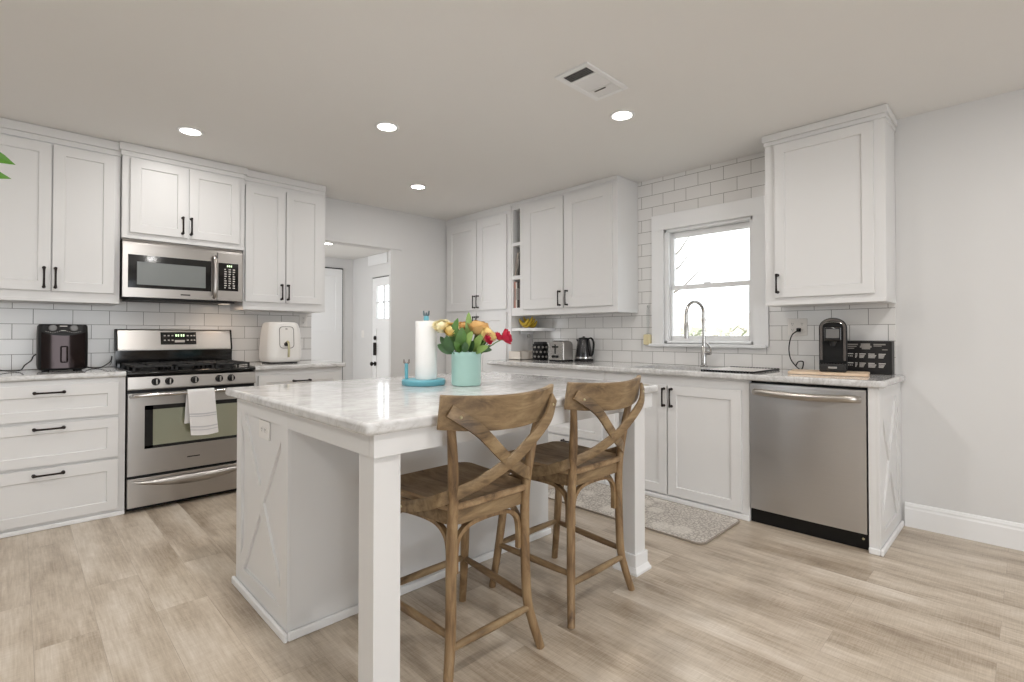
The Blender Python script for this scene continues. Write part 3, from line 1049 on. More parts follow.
rk = thing('drying_rack', 'roll-up rod dish drying rack across the right end of the sink', 'drying rack', (-0.37, -3.33, 0.906))
mb = MB()
for i in range(17):
    y = -3.17 - i * 0.0195
    mb.cyl((-0.585, y, 0.911), (-0.15, y, 0.911), 0.0045, seg=8)
mb.build('rods', 'white_plastic', rk)
mb = MB()
for i in range(17):
    y = -3.17 - i * 0.0195
    mb.cyl((-0.612, y, 0.9125), (-0.583, y, 0.9125), 0.0068, seg=8); mb.cyl((-0.152, y, 0.9125), (-0.125, y, 0.9125), 0.0068, seg=8)
mb.box(-0.6, -0.13, -3.492, -3.484, 0.906, 0.918, 0.002)
mb.build('silicone_ends', 'black', rk)

fc = thing('faucet', 'stainless pull-down gooseneck faucet behind the sink', 'faucet', (-0.115, -2.955, 0.906))
fx, fy = -0.115, -2.955
mb = MB(); mb.lathe([(0, 0), (0.028, 0), (0.028, 0.006), (0.021, 0.012), (0.021, 0.14), (0.017, 0.15), (0, 0.15)], (fx, fy, 0.906), 24); mb.build('base', 'chrome', fc)
mb = MB()
cx, rz, rr = fx - 0.088, 1.305, 0.088
sx, sy = -0.95, 0.31
path = [(fx, fy, 1.05), (fx, fy, 1.2)] + [Vector((fx, fy, 0)) + Vector((sx, sy, 0)) * (rr - rr * math.cos(a)) + Vector((0, 0, rz + rr * math.sin(a))) for a in [PI * i / 14 for i in range(15)]]
e = path[-1]
path += [e + Vector((0, 0, -0.07))]
mb.tube(path, 0.0125, 14); mb.build('gooseneck', 'chrome', fc)
mb = MB(); mb.lathe([(0, -0.115), (0.0165, -0.115), (0.0175, -0.02), (0.0135, 0.0), (0, 0)], tuple(e + Vector((0, 0, -0.07))), 20); mb.build('spray_head', 'chrome', fc)
mb = MB(); mb.lathe([(0.0126, 0), (0.0155, 0), (0.0155, 0.03), (0.0126, 0.03)], (fx, fy, 1.24), 20); mb.build('collar', 'steel_z', fc)
mb = MB(); mb.cyl((fx, fy, 1.01), (fx - 0.005, fy - 0.055, 1.01), 0.016, 0.016); mb.tube([(fx - 0.004, fy - 0.05, 1.012), (fx - 0.008, fy - 0.058, 1.045), (fx - 0.012, fy - 0.03, 1.085)], [0.009, 0.007, 0.006], 10); mb.build('lever', 'chrome', fc)

# ---------------------------------------------------------------- dishwasher
dw = thing('dishwasher', 'stainless steel dishwasher between the sink cabinet and the end panel', 'dishwasher', (-0.3, -3.775, 0))
mb = MB(); mb.tbox(TB, 3.472, 4.077, 0.02, 0.864, 0.05, 0.575, 0.002); mb.tbox(TB, 3.472, 4.077, 0.0, 0.088, 0.05, 0.588, 0.002); mb.build('tub', 'black', dw)


def dwf(u, v):
    y = -3.479 - u * 0.594
    z = 0.092 + v * 0.758
    bul = 0.010 * (1 - (2 * u - 1) ** 2) * (0.35 + 0.65 * math.sin(PI * min(1, v * 1.0)) ** 0.7)
    return (-0.622 - bul, y, z)


b = MB()
n1, n2 = 24, 20
bmx = bmesh.new()
Pf = [[bmx.verts.new(dwf(i / n1, j / n2)) for j in range(n2 + 1)] for i in range(n1 + 1)]
Pb = [[bmx.verts.new((-0.578, dwf(i / n1, 0)[1], 0.092 + 0.758 * j / n2)) for j in range(n2 + 1)] for i in range(n1 + 1)]
for i in range(n1):
    for j in range(n2):
        bmx.faces.new((Pf[i][j], Pf[i + 1][j], Pf[i + 1][j + 1], Pf[i][j + 1]))
        bmx.faces.new((Pb[i][j], Pb[i][j + 1], Pb[i + 1][j + 1], Pb[i + 1][j]))
for i in range(n1):
    bmx.faces.new((Pf[i][0], Pb[i][0], Pb[i + 1][0], Pf[i + 1][0])); bmx.faces.new((Pf[i][n2], Pf[i + 1][n2], Pb[i + 1][n2], Pb[i][n2]))
for j in range(n2):
    bmx.faces.new((Pf[0][j], Pf[0][j + 1], Pb[0][j + 1], Pb[0][j])); bmx.faces.new((Pf[n1][j], Pb[n1][j], Pb[n1][j + 1], Pf[n1][j + 1]))
bmesh.ops.recalc_face_normals(bmx, faces=bmx.faces[:])
b._merge(bmx)
dd = b.build('door', 'steel_y', dw, angle=50)
mb = MB()
hp = [(-0.628, -3.508, 0.800), (-0.652, -3.522, 0.802), (-0.672, -3.56, 0.803)] + [(-0.672 - 0.012 * math.sin(PI * k / 6), -3.56 - 0.43 * k / 6, 0.803 - 0.006 * math.sin(PI * k / 6)) for k in range(1, 6)] + [(-0.672, -3.99, 0.803), (-0.652, -4.028, 0.802), (-0.628, -4.044, 0.800)]
hp = catmull(hp, 4)
prof = [(0.013 * math.cos(2 * PI * k / 12), 0.020 * math.sin(2 * PI * k / 12)) for k in range(12)]
mb.sweep(hp, prof, ref=(0, 0, 1)); mb.build('handle', plain('satin_steel', '#b9b3ac', 0.3, 1.0), dd)
mb = MB(); mb.lathe([(0, 0), (0.006, 0), (0.006, -0.002), (0, -0.003)], (-0.588, -4.05, 0.055), 12, 'x'); mb.build('screw', 'gold', dw)

# ---------------------------------------------------------------- range
rg = thing('gas_range', 'freestanding stainless steel gas range', 'range', (-2.946, -0.33, 0))
RX0, RX1 = -3.325, -2.566
mb = MB(); mb.box(RX0, RX1, -0.62, -0.03, 0.03, 0.885, 0.003)
for x in (RX0 + 0.05, RX1 - 0.05):
    for y in (-0.57, -0.1):
        mb.cyl((x, y, 0.0), (x, y, 0.035), 0.018, seg=12)
mb.build('body', 'dark', rg)
mb = MB()
mb.poly_prism([(RX0, -0.62, 0.79), (RX0, -0.668, 0.79), (RX0, -0.672, 0.80), (RX0, -0.664, 0.872), (RX0, -0.655, 0.878), (RX0, -0.62, 0.878)],
              [(RX1, -0.62, 0.79), (RX1, -0.668, 0.79), (RX1, -0.672, 0.80), (RX1, -0.664, 0.872), (RX1, -0.655, 0.878), (RX1, -0.62, 0.878)])
mb.build('control_panel', 'steel_x', rg)
mb = MB(); mb.box(RX0, RX1, -0.672, -0.09, 0.886, 0.905, 0.006); mb.box(RX0 + 0.02, RX1 - 0.02, -0.65, -0.10, 0.9, 0.908, 0.004); mb.build('cooktop', 'black_gloss', rg)
for kx in (-3.178, -3.104, -2.957, -2.807, -2.730):
    m = MB()
    m.lathe([(0, -0.0), (0.024, 0.0), (0.024, -0.008), (0.021, -0.012), (0.019, -0.032), (0.015, -0.036), (0, -0.036)], (kx, -0.667, 0.838), 24, 'y')
    kb = m.build('knob', 'black', rg)
    m = MB(); m.box(kx - 0.004, kx + 0.004, -0.711, -0.702, 0.822, 0.856, 0.002); m.build('grip', 'steel_z', kb)
burn = [(-3.19, -0.50), (-3.19, -0.24), (-2.946, -0.37), (-2.70, -0.50), (-2.70, -0.24)]
for bx, by in burn:
    m = MB(); m.lathe([(0, 0), (0.048, 0), (0.048, 0.008), (0.036, 0.010), (0.036, 0.018), (0.03, 0.021), (0, 0.021)], (bx, by, 0.9085), 24); m.build('burner', 'iron', rg)
for gx0, gx1, cells in ((RX0 + 0.03, -3.075, ((-3.19, -0.50), (-3.19, -0.24))), (-3.062, -2.83, ((-2.946, -0.37),)), (-2.817, RX1 - 0.03, ((-2.70, -0.50), (-2.70, -0.24)))):
    m = MB()
    y0, y1, zt = -0.635, -0.115, 0.944
    for a in ((gx0, gx1, y0, y0 + 0.013), (gx0, gx1, y1 - 0.013, y1), (gx0, gx0 + 0.013, y0, y1), (gx1 - 0.013, gx1, y0, y1), (gx0, gx1, -0.382, -0.369)):
        m.box(a[0], a[1], a[2], a[3], zt - 0.013, zt, 0.002)
    for cx_, cy_ in cells:
        m.box(gx0, cx_ - 0.025, cy_ - 0.005, cy_ + 0.005, zt - 0.012, zt + 0.002, 0.002); m.box(cx_ + 0.025, gx1, cy_ - 0.005, cy_ + 0.005, zt - 0.012, zt + 0.002, 0.002)
        yl, yh = (y0, -0.375) if cy_ < -0.45 else ((-0.375, y1) if cy_ > -0.3 else (y0, y1))
        m.box(cx_ - 0.005, cx_ + 0.005, yl, cy_ - 0.025, zt - 0.012, zt + 0.002, 0.002); m.box(cx_ - 0.005, cx_ + 0.005, cy_ + 0.025, yh, zt - 0.012, zt + 0.002, 0.002)
    for fx_ in (gx0, gx1 - 0.012):
        for fy_ in (y0, y1 - 0.012, -0.381):
            m.box(fx_, fx_ + 0.012, fy_, fy_ + 0.012, 0.9085, zt - 0.01)
    m.build('grate', 'iron', rg, smooth=False)
# backguard
mb = MB()
mb.poly_prism([(RX0, -0.012, 0.90), (RX0, -0.088, 0.90), (RX0, -0.088, 1.03), (RX0, -0.012, 1.03)], [(RX1, -0.012, 0.90), (RX1, -0.088, 0.90), (RX1, -0.088, 1.03), (RX1, -0.012, 1.03)])
mb.build('lower_backguard', 'black_gloss', rg)
mb = MB()
pr_ = [(-0.012, 1.03), (-0.098, 1.03), (-0.100, 1.042), (-0.070, 1.178), (-0.060, 1.187), (-0.012, 1.187)]
mb.poly_prism([(RX0 + 0.012, y, z) for y, z in pr_], [(RX1 - 0.012, y, z) for y, z in pr_]); bg = mb.build('backguard', 'steel_x', rg)
mb = MB()
pr2 = [(y - 0.004 if y < -0.02 else y, z - 0.002) for y, z in pr_]
mb.poly_prism([(RX0, y, z) for y, z in pr_], [(RX0 + 0.0115, y, z) for y, z in pr_]); mb.build('end_cap', 'black', rg)
mb = MB(); mb.poly_prism([(RX1 - 0.0115, y, z) for y, z in pr_], [(RX1, y, z) for y, z in pr_]); mb.build('end_cap', 'black', rg)


def TBG(u, v, w):      # on the sloping backguard face; v is height
    k = (v - 1.042) / (1.178 - 1.042)
    return (u, -0.100 + 0.030 * k - w, v)


def quadblock(m, T, u0, u1, v0, v1, w0, w1):
    m.poly_prism([T(u0, v0, w0), T(u1, v0, w0), T(u1, v1, w0), T(u0, v1, w0)], [T(u0, v0, w1), T(u1, v0, w1), T(u1, v1, w1), T(u0, v1, w1)])


mb = MB(); quadblock(mb, TBG, -3.055, -2.822, 1.072, 1.166, -0.002, 0.003); ds = mb.build('display', 'black_gloss', bg)
mb = MB()
for r in (1.10, 1.135):
    for u in (-3.035, -3.01, -2.985, -2.885, -2.86, -2.84):
        quadblock(mb, TBG, u, u + 0.012, r, r + 0.009, 0.003, 0.004)
quadblock(mb, TBG, -2.965, -2.90, 1.088, 1.106, 0.003, 0.004)
mb.build('button_marks', 'print_white', ds, smooth=False)
mb = MB()
for u in (-2.96, -2.945, -2.925, -2.91):
    quadblock(mb, TBG, u, u + 0.009, 1.132, 1.150, 0.003, 0.004)
mb.build('clock_digits', 'green_led', ds, smooth=False)
# oven door
od = None
mb = MB()
wx0, wx1, wz0, wz1 = -3.236, -2.657, 0.405, 0.685
for a in ((RX0 + 0.002, wx0, 0.24, 0.767), (wx1, RX1 - 0.002, 0.24, 0.767), (wx0, wx1, 0.24, wz0), (wx0, wx1, wz1, 0.767)):
    mb.box(a[0], a[1], -0.666, -0.622, a[2], a[3], 0.0)
bmesh.ops.remove_doubles(mb.bm, verts=mb.bm.verts[:], dist=1e-5)
od = mb.build('oven_door', 'steel_x', rg)
mb = MB()
for a in ((wx0, wx0 + 0.045, wz0, wz1), (wx1 - 0.03, wx1, wz0, wz1), (wx0, wx1, wz0, wz0 + 0.018), (wx0, wx1, wz1 - 0.028, wz1)):
    mb.box(a[0], a[1], -0.6672, -0.63, a[2], a[3])
mb.build('window_border', 'black_gloss', od, smooth=False)
mb = MB(); mb.box(wx0 + 0.04, wx1 - 0.025, -0.664, -0.63, wz0 + 0.015, wz1 - 0.025); mb.build('window_glass', 'oven_glass', od, smooth=False)
mb = MB()
hp = catmull([(RX0 + 0.018, -0.664, 0.748), (RX0 + 0.03, -0.69, 0.752), (RX0 + 0.075, -0.712, 0.757), (-2.946, -0.720, 0.758), (RX1 - 0.075, -0.712, 0.757), (RX1 - 0.03, -0.69, 0.752), (RX1 - 0.018, -0.664, 0.748)], 6)
mb.tube(hp, 0.0125, 12); mb.build('handle', 'chrome', od)
mb = MB(); mb.box(-3.0, -2.92, -0.668, -0.6655, 0.317, 0.352, 0.001); bdg = mb.build('badge', 'steel_z', od)
mb = MB(); mb.box(-2.998, -2.922, -0.6695, -0.6665, 0.313, 0.320, 0.0005); mb.build('emblem_line', 'dark', bdg)
# bottom drawer with bowed pull lip
mb = MB(); mb.box(RX0 + 0.002, RX1 - 0.002, -0.662, -0.622, 0.035, 0.221, 0.004); dr = mb.build('drawer', 'steel_x', rg)


def lipf(u, v):
    x = RX0 + 0.03 + u * (RX1 - RX0 - 0.06)
    k = math.sin(PI * u)
    return (x, -0.663 - 0.024 * k ** 0.6 * math.sin(PI * (0.12 + 0.88 * v)) ** 0.8, 0.198 - (0.004 + 0.058 * k ** 0.8) * v)


mb = MB(); mb.grid(lipf, 28, 8); mb.build('pull_lip', 'steel_x', dr, angle=60)
for a in ((RX0, RX1, -0.64, -0.6205, 0.2225, 0.24), (RX0, RX1, -0.64, -0.6205, 0.767, 0.79), (RX0 + 0.01, RX1 - 0.01, -0.60, -0.58, 0.006, 0.0295)):
    mb = MB(); mb.box(*a); mb.build('shadow_gap', 'black', rg, smooth=False)

# towel over the oven handle
tw = thing('dish_towel', 'white dish towel hanging over the oven door handle', 'towel', (-2.93, -0.72, 0.48))
HY, HZ, HR = -0.7195, 0.758, 0.0165


def towelf(u, v):
    x = -3.012 + 0.160 * u
    Lb, La, Lf = 0.21, PI * HR, 0.285
    s = v * (Lb + La + Lf)
    wob = 0.004 * math.sin(u * 7.0 + 1.0)
    if s < Lb:
        return (x - 0.010 + 0.01 * s / Lb, HY + HR + wob * (1 - s / Lb) * 0.4, HZ - (Lb - s))
    if s < Lb + La:
        a = (s - Lb) / HR
        return (x, HY + HR * math.cos(a), HZ + HR * math.sin(a))
    d = s - Lb - La
    return (x + 0.025 * (d / Lf) * (0.75 + 0.2 * u), HY - HR - 0.012 * d / Lf + wob * d / Lf, HZ - d * (1 + 0.03 * math.sin(u * 3)))


mb = MB(); mb.grid(towelf, 14, 60, 0.0035); tc_ = mb.build('cloth', 'towel', tw, angle=80)
for a, c in ((0.735, 0.75), (0.765, 0.775), (0.89, 0.905), (0.93, 0.94)):
    mb = MB()

    def bandf(u, v, a=a, c=c):
        p = towelf(0.0 + u, a + (c - a) * v)
        return (p[0], p[1] - 0.0042, p[2])
    mb.grid(bandf, 14, 2, 0.0008); mb.build('woven_band', 'towel_band', tc_, angle=80)

# ---------------------------------------------------------------- microwave
mw = thing('microwave', 'stainless over-the-range microwave above the range', 'microwave', (-2.955, -0.2, 1.40))
MX0, MX1 = -3.326, -2.580
mb = MB(); mb.box(MX0, MX1, -0.372, -0.0095, 1.405, 1.803, 0.003); mb.build('body', 'dark', mw)
mb = MB()
pm = [(-0.372, 1.765), (-0.400, 1.765), (-0.398, 1.780), (-0.376, 1.803), (-0.372, 1.803)]
mb.poly_prism([(MX0, y, z) for y, z in pm], [(MX1, y, z) for y, z in pm]); mb.build('vent_strip', 'steel_x', mw)
mb = MB()
for a in ((MX0, -3.296, 1.405, 1.764), (-3.296, -2.757, 1.405, 1.470), (-3.296, -2.757, 1.695, 1.764), (-2.797, -2.757, 1.470, 1.695)):
    mb.box(a[0], a[1], -0.400, -0.372, a[2], a[3])
bmesh.ops.remove_doubles(mb.bm, verts=mb.bm.verts[:], dist=1e-5)
md = mb.build('door', 'steel_x', mw, smooth=False)
mb = MB()
for a in ((-3.297, -3.247, 1.469, 1.696), (-2.832, -2.796, 1.469, 1.696), (-3.247, -2.832, 1.469, 1.492), (-3.247, -2.832, 1.650, 1.696)):
    mb.box(a[0], a[1], -0.4012, -0.374, a[2], a[3])
mb.build('window_border', 'black_gloss', md, smooth=False)
mb = MB(); mb.box(-3.248, -2.831, -0.3995, -0.375, 1.490, 1.652); mb.build('window_glass', 'mwglass', md, smooth=False)
mb = MB()
hp = catmull([(-2.780, -0.399, 1.735), (-2.778, -0.424, 1.728), (-2.776, -0.440, 1.69), (-2.775, -0.446, 1.58), (-2.776, -0.440, 1.47), (-2.778, -0.424, 1.432), (-2.780, -0.399, 1.425)], 6)
pfl = [(0.014 * math.cos(2 * PI * k / 12), 0.010 * math.sin(2 * PI * k / 12)) for k in range(12)]
mb.sweep(hp, pfl, ref=(0, -1, 0.0001)); mb.build('handle', 'steel_z', md)
mb = MB(); mb.box(-2.99, -2.93, -0.4012, -0.3995, 1.430, 1.439, 0.0005); mb.build('badge', 'dark', md)
mb = MB()
for a in ((-2.753, MX1, 1.405, 1.482), (-2.753, MX1, 1.69, 1.764), (-2.753, -2.748, 1.482, 1.69), (-2.611, MX1, 1.482, 1.69)):
    mb.box(a[0], a[1], -0.400, -0.372, a[2], a[3])
bmesh.ops.remove_doubles(mb.bm, verts=mb.bm.verts[:], dist=1e-5)
mp_ = mb.build('control_surround', 'steel_x', mw, smooth=False)
mb = MB(); mb.box(-2.748, -2.611, -0.4012, -0.374, 1.481, 1.691); kp = mb.build('keypad', 'black_gloss', mw, smooth=False)
mb = MB()
for i in range(9):
    for j in range(3):
        x = -2.708 + j * 0.029
        z = 1.640 - i * 0.0175
        mb.box(x, x + (0.016 if (i + j) % 4 else 0.01), -0.4018, -0.4011, z, z + 0.008)
mb.build('button_marks', 'print_white', kp, smooth=False)
mb = MB()
for i in range(3):
    mb.box(-2.69 + i * 0.013, -2.682 + i * 0.013, -0.4018, -0.4011, 1.663, 1.677)
mb.build('clock_digits', 'green_led', kp, smooth=False)
mb = MB(); mb.box(MX0 + 0.04, MX1 - 0.04, -0.35, -0.05, 1.388, 1.4045, 0.004); mb.build('filter_plate', 'iron', mw)
mb = MB(); mb.box(-2.70, -2.64, -0.30, -0.20, 1.384, 1.3885, 0.001); mb.build('cooktop_light', emit_mat('warm_lamp_cover', (1.0, 0.78, 0.58, 1), 0.3), mw)
area_light('cooktop_lamp', (-2.67, -0.25, 1.380), (0, 0, 0), 0.06, 0.1, 0.45, (1.0, 0.75, 0.55))

# ---------------------------------------------------------------- small appliances on the range wall
af = thing('air_fryer', 'black dual-dial air fryer on the counter left of the range', 'air fryer', (-3.62, -0.26, 0.913))


def rrect(x0, x1, y0, y1, r, n=6):
    out = []
    for cx_, cy_, a0 in ((x1 - r, y1 - r, 0), (x0 + r, y1 - r, PI / 2), (x0 + r, y0 + r, PI), (x1 - r, y0 + r, 1.5 * PI)):
        out += [(cx_ + r * math.cos(a0 + PI / 2 * i / n), cy_ + r * math.sin(a0 + PI / 2 * i / n)) for i in range(n + 1)]
    return out


def loft(m, rings):
    b = bmesh.new()
    R = [[b.verts.new(p) for p in r] for r in rings]
    n = len(R[0])
    for a, c in zip(R, R[1:]):
        for k in range(n):
            b.faces.new((a[k], a[(k + 1) % n], c[(k + 1) % n], c[k]))
    b.faces.new(R[0][::-1]); b.faces.new(R[-1])
    bmesh.ops.recalc_face_normals(b, faces=b.faces[:])
    m._merge(b)


mb = MB()
rings = []
for z, g in ((0.922, 0.012), (0.930, 0.003), (0.95, 0.0), (1.15, 0.0), (1.20, 0.002), (1.211, 0.008), (1.213, 0.02)):
    rings.append([(x, y, z) for x, y in rrect(-3.742 + g, -3.500 - g, -0.405 + g, -0.12 - g, 0.035)])
loft(mb, rings)
for x in (-3.70, -3.545):
    for y in (-0.37, -0.15):
        mb.cyl((x, y, 0.913), (x, y, 0.926), 0.016, seg=12)
mb.build('body', 'black', af)
mb = MB()


def fryf(u, v):
    x = -3.725 + 0.208 * u
    z = 0.935 + (0.205 - 0.03 * (4 * (u - 0.5) ** 2) * 0 - 0.022 * (1 - 4 * (u - 0.5) ** 2)) * v + 0.0
    return (x, -0.408 - 0.010 * math.sin(PI * u), z + 0.022 * v)


mb.grid(fryf, 16, 8, 0.004); bd = mb.build('basket_front', 'smoke_door', af, angle=60)
mb = MB(); mb.box(-3.638, -3.600, -0.452, -0.416, 0.97, 1.075, 0.008); mb.build('handle', 'smoke_door', bd)
M['dial'] = plain('satin_dial', '#757473', 0.4, 0.3)
for kx in (-3.672, -3.572):
    m = MB(); m.lathe([(0, 0), (0.020, 0), (0.020, -0.01), (0.016, -0.014), (0, -0.014)], (kx, -0.405, 1.188), 22, 'y'); m.build('dial', 'dial', af)
mb = MB()
mb.box(-3.64, -3.604, -0.4062, -0.4045, 1.197, 1.203)
for kx in (-3.672, -3.572):
    for a in range(-3, 4):
        mb.box(kx + a * 0.0105 - 0.002, kx + a * 0.0105 + 0.002, -0.4062, -0.4045, 1.165 - 0.006 * (3 - abs(a)) * 0.5, 1.168 - 0.006 * (3 - abs(a)) * 0.5)
mb.box(-3.635, -3.61, -0.4062, -0.4045, 1.170, 1.174)
mb.build('panel_marks', 'print_white', af, smooth=False)
cd = MB(); cd.tube(catmull([(-4.05, -0.05, 1.0), (-3.97, -0.12, 0.955), (-3.90, -0.20, 0.923), (-3.82, -0.2, 0.919), (-3.795, -0.17, 0.95), (-3.765, -0.13, 0.978), (-3.75, -0.10, 1.01), (-3.70, -0.108, 1.03)], 8), 0.0035, 8)
tag(cd.build('power_cord', 'black'), 'black power cord curling on the counter left of the black air fryer', 'cord')
cd = MB(); cd.tube(catmull([(-3.497, -0.1, 0.935), (-3.47, -0.14, 0.918), (-3.42, -0.16, 0.917), (-3.37, -0.10, 0.940), (-3.345, -0.05, 0.962), (-3.338, -0.02, 0.99)], 8), 0.0035, 8)
cd.tube(catmull([(-3.345, -0.05, 0.962), (-3.348, -0.08, 0.945), (-3.36, -0.12, 0.93)], 6), 0.0025, 6)
tag(cd.build('power_cord', 'black'), 'black power cord between the black air fryer and the range', 'cord')

wf = thing('air_fryer', 'white pod-shaped air fryer on the counter right of the range', 'air fryer', (-2.25, -0.26, 0.913))
mb = MB()
rings = []
for z, g in ((0.922, 0.030), (0.926, 0.012), (0.94, 0.004), (0.97, 0.0), (1.05, 0.002), (1.14, 0.008), (1.21, 0.017), (1.238, 0.026), (1.250, 0.044), (1.253, 0.07)):
    rings.append([(x, y, z) for x, y in rrect(-2.392 + g, -2.110 - g, -0.43 + g, -0.14 - g * 0.6, 0.07 - g * 0.4, 8)])
loft(mb, rings); mb.build('body', 'white_plastic', wf, angle=60)
mb = MB(); loft(mb, [[(x, y, z) for x, y in rrect(-2.37, -2.13, -0.39, -0.15, 0.06)] for z in (0.913, 0.924)]); mb.build('base', 'black', wf)


def TW(u, v, w):       # front of the fryer leans back slightly
    return (u, -0.430 + max(0, v - 1.0) * 0.072 - w, v)


mb = MB()
ol = rrect(-2.310, -2.192, 1.035, 1.215, 0.03)
il = rrect(-2.305, -2.197, 1.040, 1.210, 0.026)
for k in range(len(ol)):
    q = (k + 1) % len(ol)
    mb.poly_prism([TW(*ol[k], -0.002), TW(*ol[q], -0.002), TW(*il[q], -0.002), TW(*il[k], -0.002)], [TW(*ol[k], 0.004), TW(*ol[q], 0.004), TW(*il[q], 0.004), TW(*il[k], 0.004)])
mb.build('basket_outline', 'print_grey', wf)
mb = MB(); mb.poly_prism([TW(*p, -0.004) for p in il], [TW(*p, 0.002) for p in il]); mb.build('basket_front', 'white_plastic', wf)
mb = MB(); mb.tube(catmull([TW(-2.252, 1.085, 0.0), TW(-2.252, 1.09, 0.03), TW(-2.252, 1.07, 0.045), TW(-2.252, 1.02, 0.045), TW(-2.252, 0.965, 0.042)], 5), 0.009, 12); hn = mb.build('handle', 'gold', wf)
mb = MB(); mb.tube([TW(-2.256, 1.07, 0.0), TW(-2.256, 1.07, 0.034)], 0.017, 14); mb.build('handle_post', 'dark', hn)
mb = MB(); mb.poly_prism([TW(-2.26, 1.19, 0.001), TW(-2.244, 1.19, 0.001), TW(-2.244, 1.198, 0.001), TW(-2.26, 1.198, 0.001)], [TW(-2.26, 1.19, 0.004), TW(-2.244, 1.19, 0.004), TW(-2.244, 1.198, 0.004), TW(-2.26, 1.198, 0.004)]); mb.build('indicator', 'print_grey', wf)


def outlet(name, label, T, u0, u1, v0, v1, w, gangs=1, horizontal=False):
    t = thing(name, label, 'outlet', T((u0 + u1) / 2, (v0 + v1) / 2, w))
    m = MB(); m.tbox(T, u0, u1, v0, v1, w + 0.0005, w + 0.006, 0.002); m.build('plate', 'white_plastic', t)
    for g in range(gangs):
        cu = u0 + (u1 - u0) * (g + 0.5) / gangs
        cv = (v0 + v1) / 2
        for sgn in (-1, 1):
            a, c_ = (cu + sgn * 0.02, cv) if horizontal else (cu, cv + sgn * 0.02)
            m = MB(); m.tbox(T, a - 0.013, a + 0.013, c_ - 0.013, c_ + 0.013, w + 0.006, w + 0.008, 0.001); s_ = m.build('socket', 'white_plastic', t)
            m = MB()
            for q in (-0.005, 0.005):
                m.tbox(T, a + q - 0.001, a + q + 0.001, c_ - 0.001, c_ + 0.007, w + 0.0078, w + 0.0084)
            m.tbox(T, a - 0.002, a + 0.002, c_ - 0.008, c_ - 0.005, w + 0.0078, w + 0.0084)
            m.build('slots', 'dark', s_, smooth=False)
    return t


outlet('wall_outlet', 'white outlet on the tile right of the white air fryer', TA, -1.988, -1.915, 1.222, 1.336, 0.008)
outlet('wall_outlet', 'double white outlet on the tile left of the coffee machine', TB, 3.508, 3.628, 1.140, 1.256, 0.008, 2)

# ---------------------------------------------------------------- corner nook on the window wall counter
ns = thing('corner_shelf', 'small white floating shelf below the cubbies holding bananas', 'shelf', (-0.13, -1.23, 1.185))
mb = MB()
ol = [(-0.010, -1.079), (-0.315, -1.079)] + [(-0.215 - 0.10 * math.cos(a), -1.285 - 0.10 * math.sin(a)) for a in [PI / 2 * i / 8 for i in range(9)]] + [(-0.010, -1.385)]
mb.poly_prism([(x, y, 1.186) for x, y in ol], [(x, y, 1.212) for x, y in ol]); mb.build('board', 'trim', ns)
mb = MB(); mb.box(-0.20, -0.02, -1.098, -1.0795, 1.155, 1.186, 0.003); mb.build('cleat', 'trim', ns)
bn = thing('banana_bunch', 'bunch of yellow bananas on the small corner shelf', 'bananas', (-0.17, -1.2, 1.213))
for i in range(5):
    m = MB()
    a = -0.5 + i * 0.25
    pts = []
    for k in range(9):
        t_ = k / 8
        ang = -0.9 + 1.8 * t_
        pts.append((-0.13 - 0.024 * i, -1.185 + 0.080 * math.sin(ang) + 0.006 * i, 1.231 + 0.02 * (i % 3) + 0.15 * (1 - math.cos(ang))))
    m.tube(pts, [0.005, 0.012, 0.016, 0.018, 0.018, 0.018, 0.016, 0.011, 0.005], 8)
    m.build('banana', 'banana', bn)
pk = thing('wall_puck', 'small round grey puck on the pantry side under the corner shelf', 'wall puck', (-0.08, -1.078, 1.145))
mb = MB(); mb.lathe([(0, 0), (0.022, 0), (0.022, -0.008), (0.016, -0.012), (0, -0.012)], (-0.07, -1.0755, 1.135), 20, 'y'); mb.build('disc', plain('pale_grey_plastic', '#bdbab6', 0.5), pk)
wbx = thing('storage_tray', 'low white tray on the counter against the pantry side', 'tray', (-0.2, -1.16, 0.906))
mb = MB()
for a in ((-0.36, -0.06, -1.25, -1.084, 0.906, 0.912), (-0.36, -0.352, -1.25, -1.084, 0.906, 0.985), (-0.068, -0.06, -1.25, -1.084, 0.906, 0.985), (-0.36, -0.06, -1.25, -1.242, 0.906, 0.985), (-0.36, -0.06, -1.092, -1.084, 0.906, 0.985)):
    mb.box(*a, 0.001)
mb.build('tray', 'offwhite', wbx)
cn = thing('canister', 'dark patterned canister left of the toaster', 'canister', (-0.25, -1.405, 0.906))
mb = MB(); mb.lathe([(0, 0), (0.071, 0), (0.075, 0.006), (0.075, 0.150), (0.069, 0.156), (0, 0.156)], (-0.25, -1.405, 0.906), 28); cnb = mb.build('jar', 'black', cn)
mb = MB(); mb.lathe([(0, 0), (0.064, 0), (0.064, 0.014), (0.05, 0.018), (0, 0.018)], (-0.25, -1.405, 1.0625), 28); mb.build('lid', 'iron', cn)
mb = MB()
for a in range(12):
    for zz in (0.94, 0.985, 1.03):
        an = a * PI / 6 + (0.26 if zz == 0.985 else 0)
        mb.ball((-0.25 + 0.0745 * math.cos(an), -1.405 + 0.0745 * math.sin(an), zz), 0.011, (1, 1, 1), 8)
mb.build('dot_pattern', 'print_grey', cnb)
ts = thing('toaster', 'stainless toaster between the canister and the kettle', 'toaster', (-0.24, -1.59, 0.906))
mb = MB()
rings = []
for z, g in ((0.918, 0.006), (0.924, 0.0), (1.06, 0.0), (1.082, 0.008), (1.092, 0.022)):
    rings.append([(x, y, z) for x, y in rrect(-0.350 + g, -0.205 - g, -1.772 + g, -1.603 - g, 0.02)])
loft(mb, rings); mb.build('shell', 'steel_z', ts)
mb = MB(); mb.box(-0.360, -0.349, -1.769, -1.606, 0.918, 1.082, 0.006); fp = mb.build('end_plate', 'chrome', ts)
